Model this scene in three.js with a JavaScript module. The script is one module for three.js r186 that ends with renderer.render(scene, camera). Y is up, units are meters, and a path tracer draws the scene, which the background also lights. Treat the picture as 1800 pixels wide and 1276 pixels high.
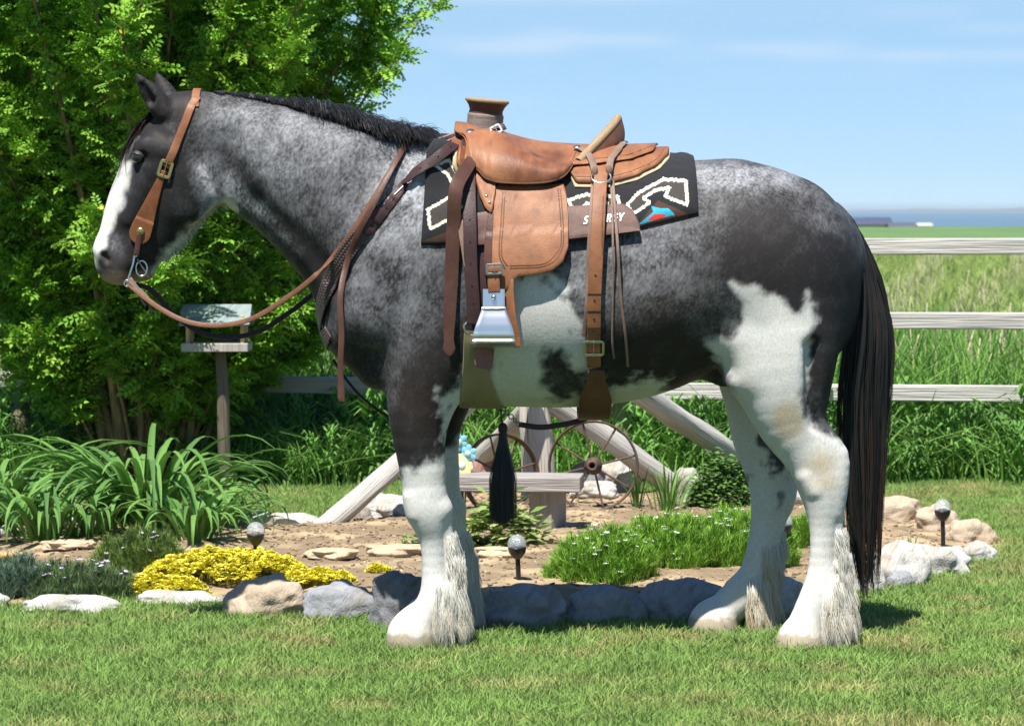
import * as THREE from 'three';
import { mergeGeometries, mergeVertices } from 'three/addons/utils/BufferGeometryUtils.js';
import { RoundedBoxGeometry } from 'three/addons/geometries/RoundedBoxGeometry.js';
import { createNoise2D, createNoise3D, createNoise4D } from 'simplex-noise';

// ---------------------------------------------------------------- camera, sky, sun, exposure
const D = 9.15, H = 1.413, F = 4941, TILT = Math.atan(270 / F);      // camera distance to the horse, eye height, focal length in photo pixels
const scene = new THREE.Scene();
const camera = new THREE.PerspectiveCamera(2 * Math.atan(638 / F) * 180 / Math.PI, 1800 / 1276, 0.1, 60000);
camera.position.set(0, H, D);
camera.rotation.x = -TILT;
camera.focus = 8.95; camera.userData.fStop = 9.0;
const renderer = new THREE.WebGLRenderer({ antialias: true });
renderer.toneMapping = THREE.LinearToneMapping;
renderer.toneMappingExposure = 1.95;
renderer.shadowMap.enabled = true;

function mulberry(a) { return () => { a |= 0; a = a + 0x6D2B79F5 | 0; let t = Math.imul(a ^ a >>> 15, 1 | a); t = t + Math.imul(t ^ t >>> 7, 61 | t) ^ t; return ((t ^ t >>> 14) >>> 0) / 4294967296; }; }
const N3 = createNoise3D(mulberry(11)), N2 = createNoise2D(mulberry(12)), N4 = createNoise4D(mulberry(13));
const clamp = (x, a = 0, b = 1) => Math.min(b, Math.max(a, x));
const sst = (a, b, x) => { const t = clamp((x - a) / (b - a)); return t * t * (3 - 2 * t); };
const lerp = (a, b, t) => a + (b - a) * t;
const fbm3 = (x, y, z, o = 4) => { let s = 0, a = 0.5, f = 1; for (let i = 0; i < o; i++) { s += a * N3(x * f, y * f, z * f); a *= 0.5; f *= 2.03; } return s; };
const fbm2 = (x, y, o = 4) => { let s = 0, a = 0.5, f = 1; for (let i = 0; i < o; i++) { s += a * N2(x * f, y * f); a *= 0.5; f *= 2.03; } return s; };

// clear summer sky with thin high streaks of cloud
{
  const w = 2048, h = 1024, data = new Float32Array(w * h * 4);
  for (let j = 0; j < h; j++) for (let i = 0; i < w; i++) {
    const el = ((j + 0.5) / h - 0.5) * 180, az = (i + 0.5) / w * 360;
    const e = Math.max(0, el), t = 1 - Math.exp(-e / 17), lo = Math.exp(-e / 1.6);
    let c = [lerp(0.285, 0.042, t), lerp(0.475, 0.105, t), lerp(0.665, 0.26, t)];
    c = [c[0] + 0.10 * lo, c[1] + 0.05 * lo, c[2] - 0.03 * lo];
    // wisps: noise stretched along the horizon
    const dx = Math.cos(az * Math.PI / 180) * 6, dz = Math.sin(az * Math.PI / 180) * 6;
    const n = fbm3(dx * 0.55 + 4, e * 2.3, dz * 0.55, 4) + 0.3 * fbm3(dx * 2, e * 5, dz * 2, 3);
    const band = sst(1.2, 2.4, e) * (1 - sst(7, 16, e));
    const k = clamp(sst(0.12, 0.6, n) * band * 0.42 + 0.10 * sst(3.2, 4.6, e) * (1 - sst(7, 16, e)));
    c = [lerp(c[0], 0.50, k), lerp(c[1], 0.55, k), lerp(c[2], 0.63, k)];
    if (el < 0) c = [0.10, 0.12, 0.09];
    c = c.map((v) => v * 0.84); const o = (j * w + i) * 4; data[o] = c[0]; data[o + 1] = c[1]; data[o + 2] = c[2]; data[o + 3] = 1;
  }
  const sky = new THREE.DataTexture(data, w, h, THREE.RGBAFormat, THREE.FloatType);
  sky.mapping = THREE.EquirectangularReflectionMapping; sky.magFilter = THREE.LinearFilter; sky.needsUpdate = true;
  scene.background = sky; scene.environment = sky;
}
const sun = new THREE.DirectionalLight(new THREE.Color(1, 0.955, 0.87), 5.0);
sun.position.set(-0.155 * 30, 0.90 * 30, 0.405 * 30);
sun.castShadow = true; sun.shadow.mapSize.set(4096, 4096);
Object.assign(sun.shadow.camera, { left: -12, right: 12, top: 12, bottom: -12, near: 1, far: 80 });
scene.add(sun, sun.target);

// ---------------------------------------------------------------- helpers
const cT = Math.cos(TILT), sT = Math.sin(TILT);
const ray = (px, py) => { const u = (px - 900) / F, v = (638 - py) / F; return [u, -sT + v * cT, -cT - v * sT]; };
// where a measured spot lies in the upright plane at depth z, and on level ground of height y
const W = (px, py, z = 0) => { const r = ray(px, py), t = (z - D) / r[2]; return new THREE.Vector3(r[0] * t, H + r[1] * t, z); };
const G = (px, py, y = 0) => { const r = ray(px, py), t = (y - H) / r[1]; return new THREE.Vector3(r[0] * t, y, D + r[2] * t); };
const V = (x, y, z) => new THREE.Vector3(x, y, z);
const lin = (r, g, b) => new THREE.Color().setRGB(r, g, b);
const taken = {};
const numbered = (n) => { const k = taken[n] = (taken[n] ?? -1) + 1; return k ? n + '_' + String(k).padStart(3, '0') : n; };
function shade(o) { o.traverse((m) => { if (m.isMesh) { m.castShadow = true; m.receiveShadow = true; } }); return o; }
function mesh(name, geo, mat, parent) { const m = new THREE.Mesh(geo, mat); m.name = parent ? name : numbered(name); (parent ?? scene).add(m); return shade(m); }
function tag(o, label, category, group, kind) { Object.assign(o.userData, { label, category }); if (group) o.userData.group = group; if (kind) o.userData.kind = kind; return o; }
function thing(name, label, category, pos = [0, 0, 0], group) { const o = new THREE.Group(); o.name = numbered(name); o.position.set(...pos); scene.add(o); return tag(o, label, category, group); }
function struct(name, geo, mat) { const m = mesh(name, geo, mat); m.userData.kind = 'structure'; return m; }
function geom(pos, idx, uv, col) {
  const g = new THREE.BufferGeometry();
  g.setAttribute('position', new THREE.Float32BufferAttribute(pos, 3));
  if (uv) g.setAttribute('uv', new THREE.Float32BufferAttribute(uv, 2));
  if (col) g.setAttribute('color', new THREE.Float32BufferAttribute(col, 3));
  g.setIndex(idx); g.computeVertexNormals(); return g;
}
const merge = (list) => mergeGeometries(list.map((g) => { const q = g.index ? g.toNonIndexed() : g; for (const k of Object.keys(q.attributes)) if (!['position', 'normal', 'uv'].includes(k)) q.deleteAttribute(k); if (!q.attributes.uv) q.setAttribute('uv', new THREE.Float32BufferAttribute(new Float32Array(q.attributes.position.count * 2), 2)); return q; }));
// uv in metres from position: a slanted plane for lumpy things
function uvMetres(g, s = 1) { const p = g.attributes.position, u = new Float32Array(p.count * 2); for (let i = 0; i < p.count; i++) { u[2 * i] = (p.getX(i) + 0.6 * p.getZ(i)) * s; u[2 * i + 1] = (p.getY(i) + 0.8 * p.getZ(i)) * s; } g.setAttribute('uv', new THREE.BufferAttribute(u, 2)); return g; }
// a texture computed by fn(u, v) -> [r,g,b] in 0..1 (tileable when fn is)
function tex(w, h, fn, srgb = true, repeat = 1) {
  const d = new Uint8Array(w * h * 4);
  for (let j = 0; j < h; j++) for (let i = 0; i < w; i++) { const c = fn(i / w, j / h), o = (j * w + i) * 4; d[o] = clamp(c[0]) * 255; d[o + 1] = clamp(c[1]) * 255; d[o + 2] = clamp(c[2]) * 255; d[o + 3] = 255; }
  const t = new THREE.DataTexture(d, w, h); t.wrapS = t.wrapT = THREE.RepeatWrapping; t.magFilter = THREE.LinearFilter; t.minFilter = THREE.LinearMipmapLinearFilter;
  if (srgb) t.colorSpace = THREE.SRGBColorSpace; t.repeat.set(repeat, repeat); t.needsUpdate = true; return t;
}
// tileable noise: both directions run round a circle in 4-D noise
const tn = (u, v, f, seed = 0, sx = 1, sy = 1) => { const a = u * 2 * Math.PI, b = v * 2 * Math.PI, r = f / (2 * Math.PI); return N4(Math.cos(a) * r * sx + seed * 7.1, Math.sin(a) * r * sx - seed * 3.3, Math.cos(b) * r * sy + seed * 5.7, Math.sin(b) * r * sy); };
const std = (o) => new THREE.MeshStandardMaterial(o), phys = (o) => new THREE.MeshPhysicalMaterial(o);

// solid strap along points with given face normals; width and thickness in metres (numbers or functions of t)
function strap(pts, nrm, width, thick, closedEnds = true) {
  const n = pts.length, pos = [], idx = [], uv = []; let s = 0;
  const wf = typeof width === 'function' ? width : () => width, tf = typeof thick === 'function' ? thick : () => thick;
  for (let i = 0; i < n; i++) {
    const T = pts[Math.min(n - 1, i + 1)].clone().sub(pts[Math.max(0, i - 1)]).normalize();
    const B = T.clone().cross(nrm[i]).normalize(), Nn = B.clone().cross(T).normalize();
    const t = i / (n - 1), w = wf(t) / 2, h = tf(t) / 2, c = Math.min(h * 0.7, w * 0.4);
    if (i) s += pts[i].distanceTo(pts[i - 1]);
    const ring = [[-w, -h + c], [-w, h - c], [-w + c, h], [0, h * 1.06], [w - c, h], [w, h - c], [w, -h + c], [w - c, -h], [-w + c, -h]];
    for (const [b, a] of ring) { const p = pts[i].clone().addScaledVector(B, b).addScaledVector(Nn, a); pos.push(p.x, p.y, p.z); uv.push(b + 0.5 * a, s); }
  }
  const m = 9;
  for (let i = 0; i < n - 1; i++) for (let k = 0; k < m; k++) { const a = i * m + k, b = i * m + (k + 1) % m; idx.push(a, a + m, b, b, a + m, b + m); }
  if (closedEnds) for (let k = 1; k < m - 1; k++) { idx.push(0, k, k + 1); const e = (n - 1) * m; idx.push(e, e + k + 1, e + k); }
  return geom(pos, idx, uv);
}
const curve = (pts, n) => new THREE.CatmullRomCurve3(pts, false, 'centripetal').getPoints(n);
function tube(pts, r, seg = 24, rs = 7) { return new THREE.TubeGeometry(new THREE.CatmullRomCurve3(pts, false, 'centripetal'), seg, r, rs, false); }
// many thin ribbons (hair, grass): list of {p:[Vector3], w, n}
function ribbons(list, taper = 0.85) {
  const pos = [], idx = [], nor = [], col = []; let hasCol = false;
  for (const s of list) {
    const n = s.p.length, base = pos.length / 3;
    for (let i = 0; i < n; i++) {
      const T = s.p[Math.min(n - 1, i + 1)].clone().sub(s.p[Math.max(0, i - 1)]).normalize();
      const B = T.clone().cross(s.n).normalize(), t = i / (n - 1), w = s.w * 0.5 * (1 - taper * t * t);
      const N = B.clone().cross(T).normalize();
      for (const k of [-1, 1]) { pos.push(s.p[i].x + B.x * w * k, s.p[i].y + B.y * w * k, s.p[i].z + B.z * w * k); const q = N.clone().addScaledVector(B, k * 0.6).normalize(); nor.push(q.x, q.y, q.z); if (s.c) { hasCol = true; col.push(...(typeof s.c === 'function' ? s.c(t) : s.c)); } }
      if (i) { const a = base + (i - 1) * 2; idx.push(a, a + 1, a + 2, a + 1, a + 3, a + 2); }
    }
  }
  const g = new THREE.BufferGeometry();
  g.setAttribute('position', new THREE.Float32BufferAttribute(pos, 3)); g.setAttribute('normal', new THREE.Float32BufferAttribute(nor, 3));
  if (hasCol) g.setAttribute('color', new THREE.Float32BufferAttribute(col, 3));
  g.setIndex(idx); return g;
}
// signed distance to a polygon (inside negative)
function sdPoly(P, x, y) {
  let d = 1e9, s = 1;
  for (let i = 0, j = P.length - 1; i < P.length; j = i++) {
    const ex = P[j][0] - P[i][0], ey = P[j][1] - P[i][1], wx = x - P[i][0], wy = y - P[i][1], t = clamp((wx * ex + wy * ey) / (ex * ex + ey * ey));
    d = Math.min(d, Math.hypot(wx - ex * t, wy - ey * t));
    const c1 = y >= P[i][1], c2 = y < P[j][1], c3 = ex * wy > ey * wx; if ((c1 && c2 && c3) || (!c1 && !c2 && !c3)) s = -s;
  }
  return s * d;
}
// ---------------------------------------------------------------- the horse: one body surface from a distance field
const prims = [], cuts = [];
function chain(list, nodes, k = 0.03, mirror = false) {
  let q = nodes.map(([px, py, r, zc = 0, rz]) => { const p = W(px, py, zc), s = (D - zc) / D / 540; return [p.x, p.y, zc, r * s, rz ?? r * s]; });
  if (q.length === 1) q.push([q[0][0] + 1e-4, ...q[0].slice(1)]);
  if (q.length > 2) {                                                   // a smooth curve through the joints, radii too
    const out = [], at = (i) => q[clamp(i, 0, q.length - 1)];
    for (let i = 0; i + 1 < q.length; i++) for (let s = 0; s < 3; s++) { const t = s / 3; out.push(at(i).map((_, c) => { const a = at(i - 1)[c], b = at(i)[c], d = at(i + 1)[c], e = at(i + 2)[c]; return 0.5 * (2 * b + (d - a) * t + (2 * a - 5 * b + 4 * d - e) * t * t + (3 * b - a - 3 * d + e) * t * t * t); })); }
    out.push(q[q.length - 1]); q = out;
  }
  list.push({ q, k, mirror, ki: 0.14 * Math.min(...q.map((n) => Math.min(n[3], n[4]))) });
}
function dPrim(p, x, y, z) {
  if (p.mirror) z = Math.abs(z);
  let best = 1e3; const q = p.q;
  for (let i = 0; i + 1 < q.length; i++) {
    const a = q[i], b = q[i + 1], ex = b[0] - a[0], ey = b[1] - a[1], ez = b[2] - a[2];
    const t = clamp(((x - a[0]) * ex + (y - a[1]) * ey + (z - a[2]) * ez) / (ex * ex + ey * ey + ez * ez));
    const r = a[3] + (b[3] - a[3]) * t, rz = a[4] + (b[4] - a[4]) * t, dx = x - a[0] - ex * t, dy = y - a[1] - ey * t, dz = (z - a[2] - ez * t) * r / rz;
    const d = (Math.sqrt(dx * dx + dy * dy + dz * dz) - r) * Math.min(1, rz / r);
    best = i ? smin(best, d, p.ki) : d;
  }
  return best;
}
const smin = (a, b, k) => { const h = Math.max(k - Math.abs(a - b), 0) / k; return Math.min(a, b) - h * h * k * 0.25; };
const smax = (a, b, k) => -smin(-a, -b, k);
function sdfOf(P, C, x, y, z) {
  let d = 1e3;
  for (let i = 0; i < P.length; i++) d = smin(d, dPrim(P[i], x, y, z), P[i].k);
  for (let i = 0; i < C.length; i++) d = smax(d, -dPrim(C[i], x, y, z), C[i].k);
  return d;
}
// trunk
chain(prims, [[652, 566, 84, 0, 0.20], [705, 500, 143, 0, 0.255], [790, 486, 216, 0, 0.30], [900, 496, 213, 0, 0.335], [1010, 500, 211, 0, 0.35], [1110, 492, 203, 0, 0.345], [1200, 471, 184, 0, 0.325], [1300, 457, 169, 0, 0.31], [1376, 464, 137, 0, 0.28]], 0.06);
chain(prims, [[725, 312, 56, 0, 0.06], [790, 318, 58, 0, 0.08], [900, 350, 55, 0, 0.10]], 0.06);          // withers
chain(prims, [[1376, 470, 128, 0, 0.24], [1398, 540, 112, 0, 0.22]], 0.06);                                   // buttocks
chain(prims, [[1290, 345, 52, 0.1, 0.10], [1400, 375, 50, 0.09, 0.09]], 0.08, true);                          // croup muscles
// neck
chain(prims, [[668, 405, 158, 0, 0.215], [600, 358, 134, 0, 0.165], [530, 315, 116, 0, 0.135], [450, 275, 97, 0, 0.112], [385, 243, 76, 0, 0.098], [345, 228, 62, 0, 0.09]], 0.05);
// head
chain(prims, [[330, 228, 60, 0, 0.088], [309, 290, 87, 0, 0.092], [282, 338, 80, 0, 0.08], [257, 383, 73, 0, 0.066], [224, 438, 54, 0, 0.058]], 0.03);
chain(prims, [[208, 452, 43, 0, 0.062], [205, 463, 36, 0.0, 0.062]], 0.03);                                   // upper lip
chain(prims, [[245, 466, 26, 0, 0.045], [252, 474, 20, 0, 0.036]], 0.015);                                    // chin
chain(prims, [[345, 318, 56, 0.062, 0.04], [325, 345, 48, 0.055, 0.035]], 0.02, true);                        // cheek
chain(prims, [[262, 262, 24, 0.078, 0.028], [300, 268, 16, 0.084, 0.02]], 0.02, true);                        // brow
chain(prims, [[262, 300, 9, 0.088, 0.01], [225, 385, 8, 0.062, 0.012]], 0.03, true);                          // facial crest
chain(prims, [[188, 446, 17, 0.045, 0.022]], 0.015, true);                                                    // nostril wing
// ears
chain(prims, [[312, 196, 30, 0, 0.065], [345, 204, 36, 0, 0.07]], 0.03);
chain(prims, [[288, 196, 21, 0.055, 0.034], [268, 168, 19, 0.068, 0.026], [250, 145, 10, 0.075, 0.014], [240, 131, 3, 0.078, 0.004]], 0.012);
chain(prims, [[302, 192, 21, -0.055, 0.034], [292, 166, 18, -0.066, 0.026], [281, 143, 10, -0.072, 0.014], [275, 129, 3, -0.075, 0.004]], 0.012);
chain(cuts, [[262, 176, 10, 0.085, 0.02], [250, 150, 6, 0.09, 0.012]], 0.012, true);
// shoulder and forehand muscles
chain(prims, [[760, 300, 46, 0.17, 0.07], [715, 430, 74, 0.212, 0.078], [668, 545, 74, 0.20, 0.09]], 0.045, true);
chain(prims, [[800, 420, 70, 0.225, 0.08], [792, 560, 80, 0.228, 0.085], [760, 630, 62, 0.205, 0.085]], 0.04, true);
chain(prims, [[628, 590, 48, 0.10, 0.09], [668, 640, 46, 0.12, 0.085]], 0.05, true);
chain(cuts, [[425, 352, 11, 0.118, 0.02], [500, 412, 13, 0.142, 0.02], [585, 497, 14, 0.19, 0.025]], 0.05, true);   // jugular groove
chain(cuts, [[398, 250, 16, 0.118, 0.02], [405, 330, 14, 0.118, 0.02]], 0.05, true);                          // behind the jaw
chain(cuts, [[742, 270, 12, 0.16, 0.03], [672, 380, 13, 0.232, 0.03], [612, 470, 13, 0.232, 0.03]], 0.05, true);   // in front of the shoulder
chain(cuts, [[1250, 590, 6, 0.335, 0.014], [1266, 625, 8, 0.300, 0.02], [1274, 650, 8, 0.272, 0.025]], 0.06, true);   // flank fold
chain(cuts, [[1425, 610, 10, 0.27, 0.02], [1428, 690, 10, 0.262, 0.02], [1436, 740, 8, 0.245, 0.02]], 0.04, true);   // between the hamstrings
chain(prims, [[470, 260, 60, 0.07, 0.055], [600, 300, 70, 0.10, 0.06]], 0.04, true);   // crest muscle
// front legs
function foreleg(dx, z) {
  chain(prims, [[770 + dx, 590, 84, z * 0.95, 0.105], [748 + dx, 670, 68, z, 0.095], [736 + dx, 745, 50, z, 0.078], [742 + dx, 820, 39, z, 0.06]], 0.05);
  chain(prims, [[744 + dx, 835, 37, z, 0.056], [748 + dx, 885, 39, z, 0.062], [755 + dx, 912, 34, z, 0.056], [761 + dx, 950, 23, z, 0.036], [764 + dx, 1005, 22, z, 0.034], [768 + dx, 1055, 33, z, 0.05], [745 + dx, 1088, 30, z, 0.05]], 0.022);
  chain(prims, [[778 + dx, 895, 16, z, 0.035]], 0.03); chain(prims, [[784 + dx, 915, 11, z, 0.022], [788 + dx, 955, 10, z, 0.018], [790 + dx, 1010, 10, z, 0.018], [787 + dx, 1046, 13, z, 0.026]], 0.012); chain(prims, [[724 + dx, 875, 13, z + 0.018, 0.03], [728 + dx, 905, 12, z + 0.018, 0.03]], 0.015);
  chain(prims, [[788 + dx, 1058, 18, z, 0.035]], 0.03);
}
foreleg(0, 0.19); foreleg(24, -0.19);
// hind legs
chain(prims, [[1350, 470, 122, 0.13, 0.165], [1372, 590, 104, 0.165, 0.135], [1378, 670, 84, 0.178, 0.112], [1393, 742, 59, 0.18, 0.08], [1428, 798, 46, 0.18, 0.058]], 0.06);
chain(prims, [[1300, 600, 40, 0.20, 0.07], [1312, 655, 34, 0.19, 0.065]], 0.06);                               // stifle
chain(prims, [[1430, 795, 44, 0.18, 0.056], [1442, 840, 44, 0.18, 0.058], [1448, 880, 35, 0.18, 0.05], [1448, 930, 24, 0.18, 0.036], [1446, 990, 23, 0.18, 0.035], [1446, 1042, 36, 0.18, 0.05], [1424, 1085, 32, 0.18, 0.052]], 0.022);
chain(prims, [[1440, 760, 13, 0.18, 0.022], [1472, 800, 19, 0.18, 0.03], [1470, 850, 19, 0.18, 0.032], [1468, 900, 13, 0.18, 0.025]], 0.025);
chain(prims, [[1466, 1046, 18, 0.18, 0.035]], 0.03); chain(prims, [[1470, 880, 12, 0.18, 0.024], [1473, 925, 10, 0.18, 0.018], [1472, 990, 10, 0.18, 0.018], [1466, 1032, 13, 0.18, 0.026]], 0.012); chain(prims, [[1418, 838, 14, 0.20, 0.034], [1432, 862, 13, 0.205, 0.03]], 0.02);
chain(prims, [[1345, 500, 110, -0.13, 0.165], [1345, 620, 92, -0.165, 0.125], [1338, 700, 64, -0.178, 0.10], [1342, 770, 52, -0.18, 0.075], [1356, 825, 42, -0.18, 0.058]], 0.06);
chain(prims, [[1357, 825, 41, -0.18, 0.056], [1359, 868, 39, -0.18, 0.056], [1352, 910, 31, -0.18, 0.046], [1343, 960, 28, -0.18, 0.042], [1328, 1010, 28, -0.18, 0.042], [1310, 1040, 34, -0.18, 0.05], [1278, 1070, 31, -0.18, 0.052]], 0.022);
chain(prims, [[1372, 795, 13, -0.18, 0.022], [1386, 832, 15, -0.18, 0.03], [1378, 890, 12, -0.18, 0.025]], 0.025);
// hooves
for (const [x, y, z, dx] of [[728, 1098, 0.19, -8], [752, 1100, -0.19, -8], [1412, 1106, 0.18, -8], [1258, 1088, -0.18, -10]]) {
  const g = G(x, y + 33, 0); const yb = z > 0 ? (x > 1000 ? 1140 : 1126) : (x > 1000 ? 1108 : 1104);
  chain(prims, [[x + 8, y - 8, 31, z, 0.058], [x - 2, yb - 14, 42, z, 0.075], [x - 4, yb, 45, z, 0.08]], 0.012);
}
chain(prims, [[1432, 372, 26, 0, 0.05], [1478, 402, 24, 0, 0.042], [1508, 470, 20, 0, 0.036], [1520, 560, 11, 0, 0.02]], 0.03);   // dock
// sheath and belly details
chain(prims, [[1215, 620, 26, 0, 0.06], [1255, 648, 24, 0, 0.05], [1272, 664, 16, 0, 0.035]], 0.03);
// eye sockets, nostrils, mouth line
chain(cuts, [[247, 277, 12, 0.107, 0.02]], 0.01, true);
chain(cuts, [[181, 448, 6, 0.066, 0.016], [187, 458, 5, 0.066, 0.014]], 0.008, true);
chain(cuts, [[212, 492, 3, 0.05, 0.03], [232, 474, 3, 0.052, 0.02], [246, 460, 2.5, 0.05, 0.014]], 0.008, true);
const body = (x, y, z) => Math.max(sdfOf(prims, cuts, x, y, z), 0.004 - y);
const bodyN = (p) => { const e = 0.004, f = (a, b, c) => body(p.x + a, p.y + b, p.z + c); return V(f(e, 0, 0) - f(-e, 0, 0), f(0, e, 0) - f(0, -e, 0), f(0, 0, e) - f(0, 0, -e)).normalize(); };
// near-side surface point under a measured spot (walks along the line of sight), pushed out by off
function onBody(px, py, off = 0) {
  const r = ray(px, py), L = Math.hypot(...r), d = V(r[0] / L, r[1] / L, r[2] / L), p = V(0, 0, 0); let t = D - 0.6, best = 1e3, bt = t;
  for (let i = 0; i < 90; i++) { p.set(0, H, D).addScaledVector(d, t); const s = body(p.x, p.y, p.z); if (s < best) { best = s; bt = t; } if (s < 0.0007 || t > D + 0.3) break; t += Math.max(0.004, s * 0.8); }
  p.set(0, H, D).addScaledVector(d, bt); let n = bodyN(p);
  if (best > 0.0007) { for (let k = 0; k < 4; k++) { p.addScaledVector(n, -body(p.x, p.y, p.z)); n = bodyN(p); } }   // past the outline: the nearest spot of the body
  return { p: p.addScaledVector(n, off), n };
}
// surface radius from a centre line, for things that wrap over the back
function around(x, yc, ang, off, r = 0.75) {
  const dy = Math.sin(ang), dz = Math.cos(ang);
  for (let i = 0; i < 60; i++) { const s = body(x, yc + dy * r, dz * r); if (s < 0.0007) break; r -= s * 0.8; }
  return V(x, yc + dy * (r + off), dz * (r + off));
}
// surface nets over blocks that the surface passes through
function netSurface(h, lo, hi) {
  const nx = Math.ceil((hi[0] - lo[0]) / h / 8) * 8 + 1, ny = Math.ceil((hi[1] - lo[1]) / h / 8) * 8 + 1, nz = Math.ceil((hi[2] - lo[2]) / h / 8) * 8 + 1;
  const val = new Float32Array(nx * ny * nz).fill(1), id = (i, j, k) => (k * ny + j) * nx + i, blocks = [];
  const half = h * 4, rad = half * 1.75;
  for (let k = 0; k < nz - 1; k += 8) for (let j = 0; j < ny - 1; j += 8) for (let i = 0; i < nx - 1; i += 8) {
    const x = lo[0] + i * h + half, y = lo[1] + j * h + half, z = lo[2] + k * h + half;
    const P = prims.filter((p) => dPrim(p, x, y, z) < rad * 1.3 + 0.07), d = P.length ? sdfOf(P, cuts, x, y, z) : 1;
    if (P.length && d < rad * 1.3) { const C = cuts.filter((p) => dPrim(p, x, y, z) < rad + 0.08); if (d > -rad * 2.4) { blocks.push([i, j, k, P, C]); continue; } }
    if (d < 0) for (let c = 0; c <= 8; c++) for (let b = 0; b <= 8; b++) for (let a = 0; a <= 8; a++) val[id(i + a, j + b, k + c)] = -1;
  }
  for (const [i, j, k, P, C] of blocks) for (let c = 0; c <= 8; c++) for (let b = 0; b <= 8; b++) for (let a = 0; a <= 8; a++) {
    const y = lo[1] + (j + b) * h; val[id(i + a, j + b, k + c)] = Math.max(sdfOf(P, C, lo[0] + (i + a) * h, y, lo[2] + (k + c) * h), 0.004 - y);
  }
  const vid = new Map(), pos = [], idx = [];
  const vert = (i, j, k) => {
    const key = id(i, j, k); let v = vid.get(key); if (v !== undefined) return v;
    let sx = 0, sy = 0, sz = 0, n = 0;
    for (const [a, b] of EDGES) {
      const va = val[id(i + (a & 1), j + (a >> 1 & 1), k + (a >> 2))], vb = val[id(i + (b & 1), j + (b >> 1 & 1), k + (b >> 2))];
      if ((va < 0) === (vb < 0)) continue; const t = va / (va - vb);
      sx += lerp(a & 1, b & 1, t); sy += lerp(a >> 1 & 1, b >> 1 & 1, t); sz += lerp(a >> 2, b >> 2, t); n++;
    }
    v = pos.length / 3; pos.push(lo[0] + (i + sx / n) * h, lo[1] + (j + sy / n) * h, lo[2] + (k + sz / n) * h); vid.set(key, v); return v;
  };
  const EDGES = [[0, 1], [2, 3], [4, 5], [6, 7], [0, 2], [1, 3], [4, 6], [5, 7], [0, 4], [1, 5], [2, 6], [3, 7]];
  for (const [bi, bj, bk] of blocks) for (let c = 0; c < 8; c++) for (let b = 0; b < 8; b++) for (let a = 0; a < 8; a++) {
    const i = bi + a, j = bj + b, k = bk + c, s = val[id(i, j, k)] < 0; if (!i || !j || !k) continue;
    const quad = (q, flip) => { const [A, B, C2, E] = q.map((u) => vert(...u)); flip ? idx.push(A, C2, B, A, E, C2) : idx.push(A, B, C2, A, C2, E); };
    if (i + 1 < nx && s !== (val[id(i + 1, j, k)] < 0)) quad([[i, j - 1, k - 1], [i, j, k - 1], [i, j, k], [i, j - 1, k]], !s);
    if (j + 1 < ny && s !== (val[id(i, j + 1, k)] < 0)) quad([[i - 1, j, k - 1], [i - 1, j, k], [i, j, k], [i, j, k - 1]], !s);
    if (k + 1 < nz && s !== (val[id(i, j, k + 1)] < 0)) quad([[i - 1, j - 1, k], [i, j - 1, k], [i, j, k], [i - 1, j, k]], !s);
  }
  return { pos, idx };
}
// coat: blue roan with white patches; all in the horse's own side-view coordinates
const soft = (P, x, y, edge, n) => 1 - sst(-edge, edge, sdPoly(P, x, y) + n);
const PATCH = {
  barrel: [[893, 486], [945, 484], [985, 500], [1003, 545], [1030, 600], [1038, 655], [1030, 690], [1130, 670], [1170, 668], [1150, 760], [780, 760], [775, 700], [805, 668], [858, 640], [850, 560]],
  barrelDark: [[958, 620], [985, 614], [1003, 640], [1030, 655], [1030, 690], [1000, 702], [975, 697], [950, 668]],
  hip: [[1284, 497], [1318, 500], [1345, 520], [1362, 512], [1385, 540], [1407, 548], [1420, 516], [1437, 555], [1424, 585], [1421, 650], [1408, 700], [1420, 735], [1450, 765], [1478, 775], [1530, 800], [1530, 1200], [1330, 1200], [1330, 800], [1288, 690], [1268, 640], [1244, 600], [1290, 590], [1302, 565], [1310, 530]],
  blaze: [[232, 285], [222, 285], [190, 340], [150, 400], [140, 450], [172, 455], [185, 432], [200, 395], [216, 358], [228, 322]],
};
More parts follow.
